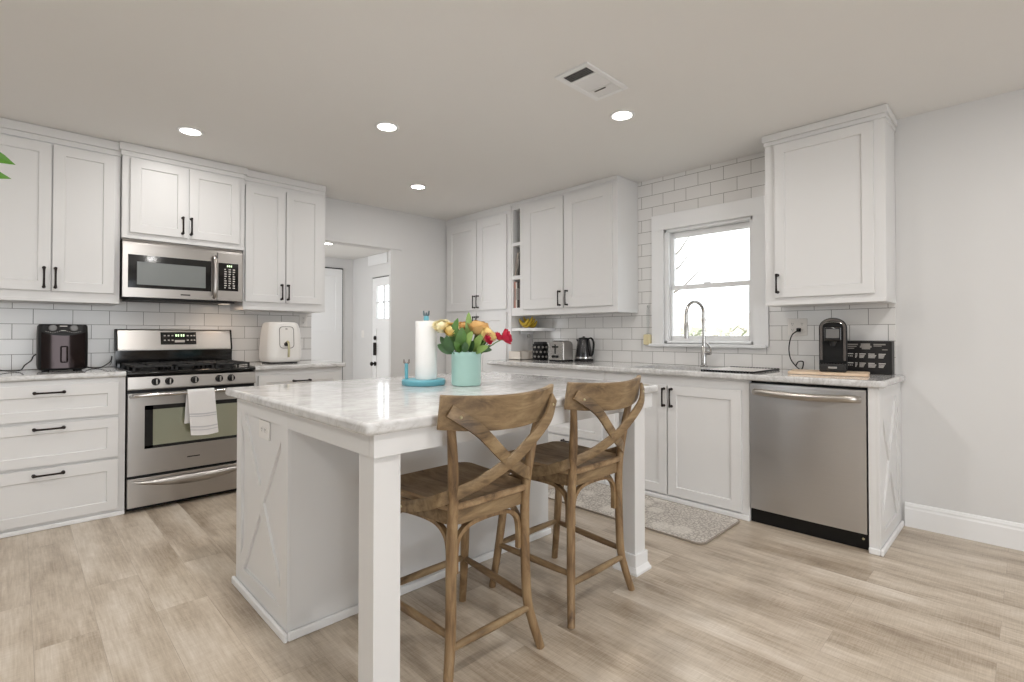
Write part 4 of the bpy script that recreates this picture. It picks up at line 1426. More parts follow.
mb = MB(); mb.box(-0.355, -0.20, -1.767, -1.608, 0.906, 0.918, 0.003); mb.build('base', 'black', ts)
mb = MB()
for y in (-1.72, -1.655):
    mb.box(-0.325, -0.23, y - 0.014, y + 0.014, 1.088, 1.0935)
mb.build('slots', 'dark', ts, smooth=False)
mb = MB(); mb.box(-0.363, -0.359, -1.692, -1.680, 0.975, 1.06, 0.001); mb.box(-0.380, -0.361, -1.71, -1.662, 1.03, 1.045, 0.004); mb.build('lever', 'black', fp)
mb = MB()
for y in (-1.665, -1.705):
    mb.lathe([(0, 0), (0.013, 0), (0.012, -0.012), (0, -0.013)], (-0.360, y, 0.95), 14, 'x')
mb.build('dial', 'black', fp)
kt = thing('electric_kettle', 'black electric kettle on its power base right of the toaster', 'kettle', (-0.15, -1.80, 0.906))
kx, ky = -0.105, -1.812
mb = MB(); mb.lathe([(0, 0), (0.085, 0), (0.088, 0.006), (0.085, 0.018), (0.06, 0.022), (0, 0.022)], (kx, ky, 0.906), 28); mb.build('power_base', 'black', kt)
mb = MB(); mb.lathe([(0, 0), (0.078, 0), (0.08, 0.01), (0.074, 0.06), (0.062, 0.13), (0.054, 0.17), (0.05, 0.176), (0, 0.178)], (kx, ky, 0.929), 30); mb.build('jug', 'kettle', kt)
mb = MB(); mb.lathe([(0.079, 0), (0.082, 0), (0.081, 0.014), (0.078, 0.014)], (kx, ky, 0.932), 30); mb.build('band', 'chrome', kt)
mb = MB(); mb.lathe([(0, 0), (0.048, 0), (0.044, 0.012), (0.012, 0.018), (0.010, 0.026), (0, 0.026)], (kx, ky, 1.106), 24); mb.build('lid', 'black', kt)
mb = MB()
mb.sweep(catmull([(kx + 0.01, ky - 0.045, 1.11), (kx + 0.0, ky - 0.085, 1.115), (kx - 0.0, ky - 0.110, 1.08), (kx, ky - 0.108, 1.02), (kx, ky - 0.095, 0.965), (kx, ky - 0.070, 0.955)], 5), [(0.011 * math.cos(2 * PI * k / 10), 0.008 * math.sin(2 * PI * k / 10)) for k in range(10)]); mb.build('handle', 'black', kt)
mb = MB(); mb.poly_prism([(kx - 0.02, ky + 0.045, 1.10), (kx + 0.02, ky + 0.045, 1.10), (kx, ky + 0.05, 1.05)], [(kx - 0.006, ky + 0.085, 1.105), (kx + 0.006, ky + 0.085, 1.105), (kx, ky + 0.08, 1.09)]); mb.build('spout', 'black', kt)
# the kettle's strip reflection of metal on its face
# books in the cubbies
bk_cols = [('#3b2f2a', 'dark brown'), ('#8c7f72', 'tan'), ('#1f1f22', 'black'), ('#a89c92', 'beige'), ('#b06f5a', 'terracotta'), ('#d9d4cc', 'white'), ('#2a2625', 'charcoal')]


def book(label, u, th, z, h, depth, col, lean=0.0):
    t = thing('book', label, 'book', TB(u, z, 0.16), 'cookbooks in the open cubbies')

    def P(a, b, w):
        return TB(u + a * math.cos(lean) + b * math.sin(lean), z + b * math.cos(lean) - a * math.sin(lean), w)
    m = MB()
    for a0, a1 in ((0, 0.0025), (th - 0.0025, th)):
        quadblock(m, lambda a, b, w: P(a, b, w), a0, a1, 0, h, 0.300 - depth, 0.298)
    quadblock(m, lambda a, b, w: P(a, b, w), 0, th, 0, h, 0.298, 0.3005)
    m.build('cover', plain('book_cover_' + label.split()[0], col, 0.6), t, smooth=False)
    m = MB(); quadblock(m, lambda a, b, w: P(a, b, w), 0.0026, th - 0.0026, 0.004, h - 0.004, 0.303 - depth, 0.2978); m.build('pages', 'offwhite', t, smooth=False)
    m = MB(); quadblock(m, lambda a, b, w: P(a, b, w), th * 0.25, th * 0.75, h * 0.3, h * 0.75, 0.3006, 0.3010); m.build('spine_print', 'print_grey', t, smooth=False)


book('terracotta book standing leftmost in the lowest cubby', 1.100, 0.018, 1.4125, 0.262, 0.2, '#b5735d')
book('white book standing second from the left in the lowest cubby', 1.1195, 0.020, 1.4125, 0.255, 0.2, '#d6d0c8')
book('charcoal book standing third from the left in the lowest cubby', 1.141, 0.026, 1.4125, 0.258, 0.2, '#26211f')
book('brown book standing rightmost in the lowest cubby', 1.1685, 0.024, 1.4125, 0.25, 0.2, '#57473c')
book('beige book leaning in the middle cubby', 1.103, 0.020, 1.7308, 0.235, 0.2, '#a2968b', 0.16)
book('slate book leaning rightmost in the middle cubby', 1.128, 0.018, 1.7308, 0.225, 0.2, '#5a5652', 0.16)

# dish wand hanging by the window
br = thing('dish_wand', 'clear-handled dish wand with a yellow sponge hanging on the tile left of the window', 'dish wand', (-0.03, -2.43, 1.2))
mb = MB(); mb.tube([(-0.024, -2.428, 1.372), (-0.024, -2.428, 1.34), (-0.024, -2.426, 1.17), (-0.026, -2.425, 1.15)], [0.010, 0.014, 0.008, 0.010], 12); mb.build('handle', 'clear', br)
mb = MB(); mb.box(-0.052, -0.012, -2.458, -2.396, 1.062, 1.150, 0.01); mb.build('sponge', 'sponge', br)
mb = MB(); mb.lathe([(0, 0), (0.014, 0), (0.012, -0.010), (0, -0.011)], (-0.009, -2.428, 1.385), 14, 'x'); mb.build('wall_hook', 'clear', br)

# ---------------------------------------------------------------- coffee corner
cb = thing('cutting_board', 'pale wooden board under the coffee machine', 'board', (-0.28, -3.84, 0.906))
mb = MB()
ang = 0.16
cxb, cyb = -0.285, -3.818


def RB(x, y):
    return (cxb + x * math.cos(ang) - y * math.sin(ang), cyb + x * math.sin(ang) + y * math.cos(ang))


ol = [RB(*p) for p in rrect(-0.13, 0.13, -0.205, 0.205, 0.02)]
mb.poly_prism([(x, y, 0.906) for x, y in ol], [(x, y, 0.9215) for x, y in ol], 0.003); mb.build('board', 'board', cb)
kg = thing('coffee_machine', 'black arch-topped capsule coffee machine on the wooden board', 'coffee machine', (-0.2, -3.825, 0.923))
KY, KW = -3.825, 0.073


def arch(w, z0, z1, n=14):
    zc = z1 - w * 0.82
    out = [(KY + w, z0), (KY - w, z0), (KY - w, zc)]
    out += [(KY - w * math.cos(PI * i / n), zc + w * 0.82 * math.sin(PI * i / n)) for i in range(1, n)]
    out += [(KY + w, zc)]
    return out


mb = MB(); o1 = arch(KW, 0.93, 1.250); mb.poly_prism([(-0.125, y, z) for y, z in o1], [(-0.27, y, z) for y, z in o1], 0.006); mb.box(-0.31, -0.12, KY - KW + 0.004, KY + KW - 0.004, 0.923, 0.94, 0.004); mb.build('body', 'black', kg)
mb = MB(); o2 = arch(KW - 0.006, 0.99, 1.246); o3 = arch(KW - 0.019, 0.99, 1.232)
b = bmesh.new()
q = []
for pts, w in ((o2, -0.268), (o2, -0.278), (o3, -0.278), (o3, -0.268)):
    q.append([b.verts.new((w, y, z)) for y, z in pts])
n_ = len(o2)
for a, c in ((0, 1), (1, 2), (2, 3)):
    for k in range(1, n_ - 1 + 1):
        kk = (k + 1) % n_
        b.faces.new((q[a][k], q[a][kk], q[c][kk], q[c][k]))
bmesh.ops.recalc_face_normals(b, faces=b.faces[:])
M['dark_chrome'] = plain('dark_chrome', '#7b7674', 0.2, 1.0)
mb._merge(b); mb.build('chrome_arch', 'dark_chrome', kg)
mb = MB(); mb.box(-0.325, -0.26, KY - 0.045, KY + 0.045, 1.105, 1.195, 0.01); hd = mb.build('brew_head', 'black_gloss', kg)
mb = MB(); mb.box(-0.329, -0.3245, KY - 0.034, KY + 0.034, 1.125, 1.18, 0.002); mb.build('silver_plate', 'dial', hd)
mb = MB(); mb.lathe([(0, 0), (0.012, 0), (0.02, 0.03), (0, 0.03)], (-0.295, KY, 1.076), 16); mb.build('coffee_spout', 'iron', hd)
mb = MB(); mb.box(-0.345, -0.255, KY - 0.067, KY + 0.067, 0.9235, 0.972, 0.008); tr = mb.build('drip_tray', 'iron', kg)
mb = MB(); mb.box(-0.3465, -0.3445, KY - 0.022, KY + 0.022, 0.943, 0.955, 0.0005); mb.build('badge', 'chrome', tr)
mb = MB()
for i in range(9):
    mb.box(-0.337, -0.262, KY - 0.06 + i * 0.014, KY - 0.054 + i * 0.014, 0.972, 0.974)
mb.build('grid', 'smoke_door', tr, smooth=False)
mb = MB(); mb.tube(arc((-0.275, KY, 1.205), 0.05, PI * 0.15, PI * 0.85, 10, (0, 1, 0), (-0.05, 0, 0.35)), 0.004, 8); mb.build('lever', 'chrome', kg)
kg.rotation_euler = (0, 0, 0.2)
cd = MB()
cd.box(-0.032, -0.0165, -3.592, -3.566, 1.166, 1.192, 0.004)
cd.tube(catmull([(-0.03, -3.579, 1.178), (-0.048, -3.578, 1.172), (-0.055, -3.545, 1.14), (-0.05, -3.526, 1.06), (-0.05, -3.535, 0.985), (-0.06, -3.57, 0.935), (-0.06, -3.60, 0.912), (-0.055, -3.612, 0.930), (-0.05, -3.612, 0.965), (-0.055, -3.585, 0.963), (-0.06, -3.57, 0.935)], 8), 0.0038, 8)
tag(cd.build('power_cord', 'black'), 'black plug and power cord hanging from the double outlet', 'cord')
px = thing('pod_box', 'black printed coffee pod box standing against the tile beside the coffee machine', 'box', (-0.05, -3.985, 0.906))
mb = MB(); mb.box(-0.095, -0.018, -4.104, -3.862, 0.906, 1.106, 0.0015); pb = mb.build('carton', 'cardboard_black', px)


def TP(u, v, w):
    return (-0.095 - w, -u, v)


mb = MB()
W0 = 3.868
# plain print bars, as unreadable at this size as in the photo
for a, c, z0, z1 in ((0.004, 0.065, 1.082, 1.089), (0.004, 0.058, 1.070, 1.076), (0.004, 0.045, 1.058, 1.064), (0.08, 0.128, 1.078, 1.092), (0.075, 0.135, 1.066, 1.078), (0.085, 0.128, 1.056, 1.066), (0.145, 0.205, 1.082, 1.090), (0.145, 0.185, 1.074, 1.079), (0.188, 0.215, 1.052, 1.057)):
    mb.tbox(TP, W0 + a, W0 + c, z0, z1, 0.0002, 0.0008)
mb.build('title_print', 'print_grey', pb, smooth=False)
mb = MB()
for zr in (1.025, 0.968):
    for a, c in ((0.004, 0.040), (0.050, 0.062), (0.072, 0.105), (0.118, 0.150), (0.170, 0.205)):
        mb.tbox(TP, W0 + a, W0 + c, zr, zr + 0.005, 0.0002, 0.0008)
    for a, c in ((0.050, 0.062), (0.072, 0.10), (0.118, 0.158), (0.170, 0.2)):
        for k in range(3):
            mb.tbox(TP, W0 + a, W0 + c - 0.003 * k, zr - 0.008 - k * 0.007, zr - 0.004 - k * 0.007, 0.0002, 0.0008)
    for a in (0.008, 0.016, 0.026, 0.034):
        mb.lathe([(0, 0), (0.003, 0), (0.003, -0.0006), (0, -0.0006)], TP(W0 + a, zr - 0.012, 0.0002), 8, 'x')
mb.build('row_print', 'print_white', pb, smooth=False)

# ---------------------------------------------------------------- island
IX0, IX1, IY0, IY1, IZ = -3.137, -1.553, -3.397, -2.05, 0.897
isl = thing('kitchen_island', 'white kitchen island base with an X side panel and square posts', 'island', (-2.4, -2.7, 0))
mb = MB(); mb.box(-3.089, -1.63, -2.730, -2.115, 0.0, 0.858, 0.002); mb.build('body', 'cab', isl)


def TI(u, v, w):       # left end of the island: u = -y
    return (-w, -u, v)


mb = MB(); x_frame(mb, TI, 2.115, 2.730, 0.0, 0.858, 3.0885, 3.101, 0.065, 0.07, 0.065, 0.10, 0.062)
mb.build('x_panel', 'cab', isl)
mb = MB()
mb.box(-3.117, -3.1015, -2.747, -2.101, 0.0, 0.034, 0.006, 3); mb.box(-3.1014, -1.62, -2.747, -2.7315, 0.0, 0.034, 0.006, 3)
mb.build('base_molding', 'trim', isl)
mb = MB()
mb.box(-3.101, -3.020, -3.3445, -2.7305, 0.790, 0.858, 0.0015)
mb.box(-3.101, -1.580, -3.372, -3.345, 0.790, 0.858, 0.0015)
mb.box(-1.6295, -1.580, -3.3445, -2.70, 0.790, 0.858, 0.0015)
mb.build('apron', 'cab', isl)
for lx0 in (-3.090, -1.708):
    m = MB()
    m.box(lx0, lx0 + 0.09, -3.352, -3.262, 0.0, 0.7895, 0.002)
    lg = m.build('leg', 'cab', isl)
    m = MB()
    m.box(lx0 - 0.010, lx0 + 0.10, -3.362, -3.252, 0.0, 0.092, 0.004)
    q = [(0.010, 0.0), (0.022, 0.0), (0.022, 0.012), (0.016, 0.02), (0.013, 0.03), (0.010, 0.034)]
    for k, (a, c) in enumerate(((lx0, lx0 + 0.09),)):
        def ring(e, z):
            return [(a - e, -3.352 - e, z), (c + e, -3.352 - e, z), (c + e, -3.262 + e, z), (a - e, -3.262 + e, z)]
        rs = [ring(e, z) for e, z in q[1:]]
        bb = bmesh.new()
        R = [[bb.verts.new(p) for p in r] for r in rs]
        for r0, r1 in zip(R, R[1:]):
            for j in range(4):
                bb.faces.new((r0[j], r0[(j + 1) % 4], r1[(j + 1) % 4], r1[j]))
        bb.faces.new(R[0][::-1]); bb.faces.new(R[-1])
        bmesh.ops.recalc_face_normals(bb, faces=bb.faces[:])
        m._merge(bb)
    m.build('plinth', 'trim', lg, angle=25)
slab('island_countertop', 'marble', 'white marble countertop of the kitchen island with rounded edges', 'countertop', [IX0, IX1], [IY0, IY1], IZ - 0.037, IZ,
     round_edge=lambda c: True, corners=lambda c: True, cr=0.02, bev=0.012)
outlet('wall_outlet', 'white outlet set sideways on the island end panel', TI, 2.395, 2.515, 0.712, 0.788, 3.0895, 1, True)


# ---------------------------------------------------------------- stools
SYC = -3.19
st0 = thing('bar_stool', 'weathered oak cross-back stool nearest the camera, at the left of the island', 'stool', (-2.664, SYC, 0), 'cross-back stools at the island')
OX = -2.664


def S(x, y, z):
    return (OX + x, SYC + y, z)


def side_ref(p):
    return (0, 1, 0)


POST = [(0.214, -0.230, 0.0), (0.190, -0.210, 0.10), (0.174, -0.197, 0.20), (0.168, -0.193, 0.45), (0.167, -0.200, 0.60), (0.182, -0.218, 0.75), (0.200, -0.232, 0.86), (0.203, -0.233, 0.93)]
FRONT = [(0.216, 0.228, 0.0), (0.205, 0.205, 0.15), (0.193, 0.18, 0.35), (0.187, 0.165, 0.545)]


def oval(a, c, n=12):
    return [(a * math.cos(2 * PI * k / n), c * math.sin(2 * PI * k / n)) for k in range(n)]


for sx_ in (-1, 1):
    m = MB()
    pts = catmull([S(sx_ * x, y, z) for x, y, z in POST], 6)
    m.sweep(pts, oval(0.0185, 0.017), ref=(0, 1, 0), scale=[0.86 + 0.14 * min(1, p.z / 0.2) - 0.35 * max(0, (p.z - 0.7) / 0.25) for p in pts])
    m.build('leg', 'wood', st0)
    m = MB()
    pts = catmull([S(sx_ * x, y, z) for x, y, z in FRONT], 5)
    m.sweep(pts, oval(0.0185, 0.0185), ref=(0, 1, 0), scale=[0.84 + 0.16 * min(1, p.z / 0.25) for p in pts])
    m.build('leg', 'wood', st0)


def at_path(path, z):
    for a, c in zip(path, path[1:]):
        if a[2] <= z <= c[2]:
            t_ = (z - a[2]) / (c[2] - a[2])
            return tuple(a[i] + (c[i] - a[i]) * t_ for i in range(3))


def rung(p, q):
    m = MB()
    p, q = Vector(p), Vector(q)
    m.tube([p, p.lerp(q, 0.25), p.lerp(q, 0.5), p.lerp(q, 0.75), q], [0.011, 0.0135, 0.0145, 0.0135, 0.011], 12)
    return m


a = at_path(POST, 0.150); rung(S(-a[0], a[1], a[2]), S(a[0], a[1], a[2])).build('stretcher', 'wood_x', st0)
a = at_path(FRONT, 0.20); rung(S(-a[0], a[1], a[2]), S(a[0], a[1], a[2])).build('stretcher', 'wood_x', st0)
for sx_ in (-1, 1):
    a, c = at_path(POST, 0.185), at_path(FRONT, 0.195)
    rung(S(sx_ * a[0], a[1], a[2]), S(sx_ * c[0], c[1], c[2])).build('stretcher', 'wood_y', st0)


def seat_outline(g, n=10):
    """a trapezoid seat, wider at the front, with rounded corners"""
    f, r = 0.222 - g, 0.185 - g
    y0, y1 = -0.215 + g, 0.215 - g
    out = []
    corner = 0.06
    pts = [(f, y1), (-f, y1), (-r, y0), (r, y0)]
    for i in range(4):
        p = Vector(pts[i] + (0,)); a = Vector(pts[i - 1] + (0,)); c = Vector(pts[(i + 1) % 4] + (0,))
        k = corner if i < 2 else 0.045
        A = p + (a - p).normalized() * k
        Bq = p + (c - p).normalized() * k
        for t_ in [j / 6 for j in range(7)]:
            out.append(((1 - t_) ** 2 * A + 2 * t_ * (1 - t_) * p + t_ ** 2 * Bq)[:2])
    return out


mb = MB()
SZ = 0.604
rings = [[S(x, y, SZ - 0.026) for x, y in seat_outline(0.010)], [S(x, y, SZ - 0.020) for x, y in seat_outline(0.002)], [S(x, y, SZ - 0.006) for x, y in seat_outline(0.0)], [S(x, y, SZ) for x, y in seat_outline(0.007)]]
for k in range(1, 7):
    f = 1 - k / 7
    rings.append([S(x * f, y * f - 0.01 * (1 - f), SZ - 0.010 * math.sin(PI / 2 * min(1, k / 3.5))) for x, y in seat_outline(0.007)])
loft(mb, rings); mb.build('seat', 'wood_seat', st0, angle=40)
mb = MB()
loft(mb, [[S(x, y, z) for x, y in seat_outline(0.014)] for z in (0.532, 0.578)]); mb.build('seat_apron', 'wood_x', st0)
# bentwood braces under the apron: one arch on every side
for (pa, pb_, zl) in ((POST, POST, 0.36), (FRONT, FRONT, 0.36)):
    A = at_path(pa, 0.36); yy = A[1]
    yo = 0.012 if pa is POST else -0.012
    m = MB()
    hw = A[0] - 0.026
    path_ = [(-hw, yy + yo, 0.37), (-hw, yy + yo, 0.44), (-hw + 0.012, yy + yo, 0.485), (-hw + 0.05, yy + yo, 0.514), (-hw + 0.11, yy + yo, 0.523), (hw - 0.11, yy + yo, 0.523), (hw - 0.05, yy + yo, 0.514), (hw - 0.012, yy + yo, 0.485), (hw, yy + yo, 0.44), (hw, yy + yo, 0.37)]
    m.sweep(catmull([S(*p) for p in path_], 5), [(-0.007, -0.009), (0.007, -0.009), (0.007, 0.009), (-0.007, 0.009)], ref=(0, 1, 0)); m.build('brace', 'wood', st0)
for sx_ in (-1, 1):
    m = MB()
    xx = sx_ * 0.160
    path_ = [(xx, -0.170, 0.37), (xx, -0.170, 0.44), (xx, -0.158, 0.485), (xx, -0.12, 0.514), (xx, -0.06, 0.523), (xx + sx_ * 0.01, 0.04, 0.523), (xx + sx_ * 0.015, 0.09, 0.514), (xx + sx_ * 0.018, 0.13, 0.485), (xx + sx_ * 0.02, 0.145, 0.44), (xx + sx_ * 0.02, 0.15, 0.37)]
    m.sweep(catmull([S(*p) for p in path_], 5), [(-0.007, -0.009), (0.007, -0.009), (0.007, 0.009), (-0.007, 0.009)], ref=(1, 0, 0)); m.build('brace', 'wood', st0)


# curved crest rail
def crest(u, v, w):
    x = -0.258 + 0.516 * u
    yb = -0.320 + 0.075 * (x / 0.258) ** 2
    z0 = 0.838 + 0.018 * (x / 0.258) ** 2
    z1 = 0.952 + 0.010 * (x / 0.258) ** 2
    z = z0 + (z1 - z0) * v
    nx = -2 * 0.075 * x / 0.258 ** 2
    n = Vector((nx, 1, 0)).normalized()
    lean = -(z - 0.89) * 0.16
    return S(x + n.x * w, yb + n.y * w + lean, z)


mb = MB()
rings = []
for i in range(25):
    u = i / 24
    rings.append([crest(u, 0.04, 0.0), crest(u, 0.0, 0.004), crest(u, 0.0, 0.016), crest(u, 0.04, 0.020), crest(u, 0.5, 0.021), crest(u, 0.96, 0.020), crest(u, 1.0, 0.016), crest(u, 1.0, 0.004), crest(u, 0.96, 0.0), crest(u, 0.5, -0.001)])
loft(mb, rings); mb.build('crest_rail', 'wood_x', st0, angle=40)

# the two crossed bentwood straps: crest end -> crossing -> round the opposite post -> seat side
for sx_, dy in ((1, -0.009), (-1, 0.0)):
    P_ = [(0.232, -0.262 + dy * 0.3, 0.915), (0.15, -0.296 + dy, 0.855), (0.05, -0.290 + dy, 0.765), (-0.01, -0.279 + dy, 0.722), (-0.09, -0.25 + dy * 0.6, 0.678), (-0.155, -0.2, 0.648), (-0.195, -0.14, 0.622), (-0.21, -0.06, 0.598), (-0.213, 0.0, 0.578), (-0.215, 0.05, 0.562)]
    P_ = [(0.236, -0.272 + dy * 0.3, 0.915), (0.15, -0.309 + dy, 0.850), (0.05, -0.298 + dy, 0.765), (-0.01, -0.281 + dy, 0.722), (-0.09, -0.255 + dy * 0.6, 0.676), (-0.160, -0.218, 0.642), (-0.204, -0.165, 0.613), (-0.212, -0.09, 0.585), (-0.214, -0.02, 0.565), (-0.215, 0.04, 0.552)]
    pts = catmull([S(sx_ * x, y, z) for x, y, z in P_], 6)
    refs = []
    for i, p in enumerate(pts):
        t_ = i / (len(pts) - 1)
        # the flat face turns from facing the back to facing the side
        k = min(1, max(0, (t_ - 0.42) / 0.3))
        k = k * k * (3 - 2 * k)
        refs.append(tuple(Vector((-sx_ * k, -(1 - k) - 0.001, 0)).normalized()))
    m = MB()
    n = len(pts)
    m.sweep(pts, [(-0.020, -0.0042), (-0.017, -0.0055), (0.017, -0.0055), (0.020, -0.0042), (0.020, 0.0042), (0.017, 0.0055), (-0.017, 0.0055), (-0.020, 0.0042)], ref=refs)
    s_ = m.build('cross_strap', 'wood_x', st0, angle=30)
    m = MB()
    for q, rf in ((pts[2], refs[2]), (pts[-3], refs[-3])):
        m.ball(Vector(q) + Vector(rf) * 0.005, 0.0055)
    m.build('bolt', 'gold', s_)
st1 = copy_tree(st0)
st1.location = (-2.060, SYC + 0.0, 0)
st1['label'] = 'weathered oak cross-back stool farther from the camera, beside the right island post'

# ---------------------------------------------------------------- rug
rg_ = MB()
ol = rrect(-1.165, -0.635, -3.43, -2.20, 0.05, 8)
rg_.poly_prism([(x, y, 0.001) for x, y in ol], [(x, y, 0.009) for x, y in ol])
rug = tag(rg_.build('floor_mat', 'rug'), 'grey and cream floral kitchen mat on the floor before the sink', 'mat')
mb = MB()
mb.tube([(x, y, 0.0062) for x, y in ol], 0.0052, 8, closed=True); mb.build('piping', plain('taupe_edge', '#9a8f83', 0.8), rug)

# ---------------------------------------------------------------- things on the island
pt = thing('paper_towel_holder', 'teal paper towel holder on the island', 'paper towel holder', (-2.385, -2.575, IZ + 0.001))
PX, PY = -2.385, -2.575
QX, QY = PX + 0.715 * 0.012, PY - 0.699 * 0.012
z0 = IZ + 0.001
mb = MB(); mb.lathe([(0, 0), (0.103, 0), (0.107, 0.006), (0.107, 0.022), (0.102, 0.027), (0.03, 0.028), (0, 0.028)], (PX, PY, z0), 40); mb.build('base', 'teal', pt)
mb = MB(); mb.cyl((QX, QY, z0 + 0.026), (QX, QY, z0 + 0.325), 0.009); mb.lathe([(0.009, 0.312), (0.013, 0.315), (0.013, 0.335), (0.010, 0.34), (0, 0.341)], (QX, QY, z0), 18); ps = mb.build('post', 'teal', pt)
mb = MB()
RX, RY = 0.715, -0.699
for k in (-1, 0, 1):
    mb.tube([(QX, QY, z0 + 0.336), (QX + k * RX * 0.011, QY + k * RY * 0.011, z0 + 0.346), (QX + k * RX * 0.014, QY + k * RY * 0.014, z0 + 0.366 - 0.008 * (k == 0))], [0.006, 0.0055, 0.0035], 8)
mb.build('finial', plain('teal_patina', '#56666b', 0.5), ps)
AX, AY = PX - RX * 0.086, PY - RY * 0.086
mb = MB(); mb.cyl((AX, AY, z0 + 0.026), (AX, AY, z0 + 0.105), 0.0085); am = mb.build('tear_arm', 'teal', pt)
mb = MB()
for k in (-1, 1):
    mb.tube([(AX, AY, z0 + 0.10), (AX + k * RX * 0.012, AY + k * RY * 0.012, z0 + 0.110), (AX + k * RX * 0.013, AY + k * RY * 0.013, z0 + 0.125)], [0.006, 0.005, 0.003], 8)
mb.build('arm_tip', plain('teal_patina_tip', '#7a6f6a', 0.5), am)
pr_roll = thing('paper_towel_roll', 'white roll of paper towels on the teal holder', 'paper towels', (PX, PY, z0 + 0.03))
mb = MB()
mb.lathe([(0.02, 0), (0.052, 0), (0.053, 0.004), (0.053, 0.282), (0.052, 0.286), (0.02, 0.286), (0.02, 0)], (QX, QY, z0 + 0.0285), 40)
mb.build('paper', 'paper', pr_roll)
mb = MB(); mb.lathe([(0.0175, 0), (0.0195, 0), (0.0195, 0.288), (0.0175, 0.288), (0.0175, 0)], (QX, QY, z0 + 0.0285), 20); mb.build('core', 'board', pr_roll)

VX, VY = -2.255, -2.748
vs = thing('flower_vase', 'mint green ceramic crock holding flowers on the island', 'vase', (VX, VY, z0))
mb = MB()
mb.lathe([(0, 0), (0.067, 0), (0.071, 0.004), (0.072, 0.012), (0.0725, 0.138), (0.0738, 0.140), (0.0742, 0.160), (0.073, 0.164), (0.069, 0.163), (0.068, 0.150), (0.067, 0.012), (0, 0.010)], (VX, VY, z0), 44)
mb.build('crock', 'mint', vs)
mb = MB(); mb.lathe([(0, 0), (0.0665, 0), (0.0665, 0.004), (0, 0.006)], (VX, VY, z0 + 0.10), 30); mb.build('water_filler', 'leaf_dark', vs)
RIM = z0 + 0.164
FWx, FWy = 0.699, 0.715     # away from the camera
NF = [0]


def VP(a, d, h):
    """a to the right, d away, h above the rim, in metres from the vase axis"""
    return Vector((VX + RX * a + FWx * d, VY + RY * a + FWy * d, RIM + h))


def petal(m, c, axis, ang, r, open_, wd, flare):
    """a cupped petal: a patch of a ball that opens towards its rim"""
    axis = Vector(axis).normalized()
    s1 = axis.orthogonal().normalized()
    s1 = Matrix.Rotation(ang, 3, axis) @ s1
    s2 = axis.cross(s1)

    def f(u, v):
        th = 0.25 + (open_ - 0.25) * u
        q = (v - 0.5) * 2
        a_ = q * wd * (0.55 + 0.45 * math.sin(PI * min(1, 0.15 + u * 0.6)))
        th2 = th - 0.22 * u * q * q
        rad = r * math.sin(th2) + r * flare * u ** 4
        h = -r * math.cos(th2)
        return c + axis * h + (s1 * math.cos(a_) + s2 * math.sin(a_)) * rad
    m.grid(f, 7, 6)


def leaf(m, base, tip, width, bend=0.15, up=(0, 0, 1)):
    base, tip = Vector(base), Vector(tip)
    d = tip - base
    L_ = d.length
    s = d.cross(Vector(up))
    if s.length < 1e-4:
        s = d.orthogonal()
    s.normalize()
    n = s.cross(d).normalized()

    def f(u, v):
        w = width * max(0.0, math.sin(PI * min(1.0, 0.03 + 0.97 * u))) ** 0.62
        q = (v - 0.5) * 2
        return base + d * u + s * (w * q) + n * (L_ * bend * math.sin(PI * u) + 0.18 * w * abs(q))
    m.grid(f, 10, 4)


def stem_path(p):
    b_ = VP((p - VP(0, 0, 0)).dot(Vector((RX, RY, 0))) * 0.25, (p - VP(0, 0, 0)).dot(Vector((FWx, FWy, 0))) * 0.25, -0.03)
    b0 = b_ + Vector((0, 0, -0.02))
    mid = b_.lerp(p, 0.5) + Vector((0, 0, 0.012))
    return catmull([b0, b_, mid, p], 5)


def flower(name, label, group, a, d, h, r, mat, axis, kind, leaves=2):
    p = VP(a, d, h)
    t = thing(name, label, 'flower', tuple(VP(a * 0.25, d * 0.25, -0.05)), group)
    m = MB(); sp_ = stem_path(p); m.tube(sp_, 0.0028, 7); m.build('stem', 'stem', t)
    m = MB()
    if kind == 'rose':
        for lay, (tl, rr_, n_, wd, cu) in enumerate(((2.55, 0.62, 3, 1.2, 0.0), (2.3, 0.78, 4, 0.95, 0.05), (2.05, 0.92, 5, 0.72, 0.16), (1.8, 1.02, 5, 0.62, 0.34))):
            for k in range(n_):
                petal(m, p, axis, k * 2 * PI / n_ + lay * 0.7, r * rr_, tl, wd, cu)
        m.ball(p, r * 0.5, (1, 1, 1.1))
    else:
        for lay, (tl, rr_, n_) in enumerate(((2.3, 0.7, 5), (1.9, 0.95, 7), (1.6, 1.1, 8))):
            for k in range(n_):
                petal(m, p, axis, k * 2 * PI / n_ + lay, r * rr_, tl, 0.5, 0.25)
        m.ball(p, r * 0.35)
    m.build('bloom', mat, t, angle=80)
    m = MB()
    for k in range(5):
        an = k * 2 * PI / 5
        ax = Vector(axis).normalized()
        s1 = ax.orthogonal().normalized()
        dv = Matrix.Rotation(an, 3, ax) @ s1
        leaf(m, p - ax * r * 0.98, p - ax * r * 0.75 + dv * r * 0.95, r * 0.16, 0.1)
    m.build('sepals', 'leaf', t, angle=80)
    for k in range(leaves):
        m = MB()
        q = sp_[len(sp_) // 2 + k * 3]
        an = random.uniform(0, 2 * PI)
        dv = Vector((math.cos(an), math.sin(an), 0.45))
        leaf(m, q, q + dv * 0.055, 0.017, 0.12)
        m.build('leaf', random.choice(['leaf', 'leaf_dark']), t, angle=80)


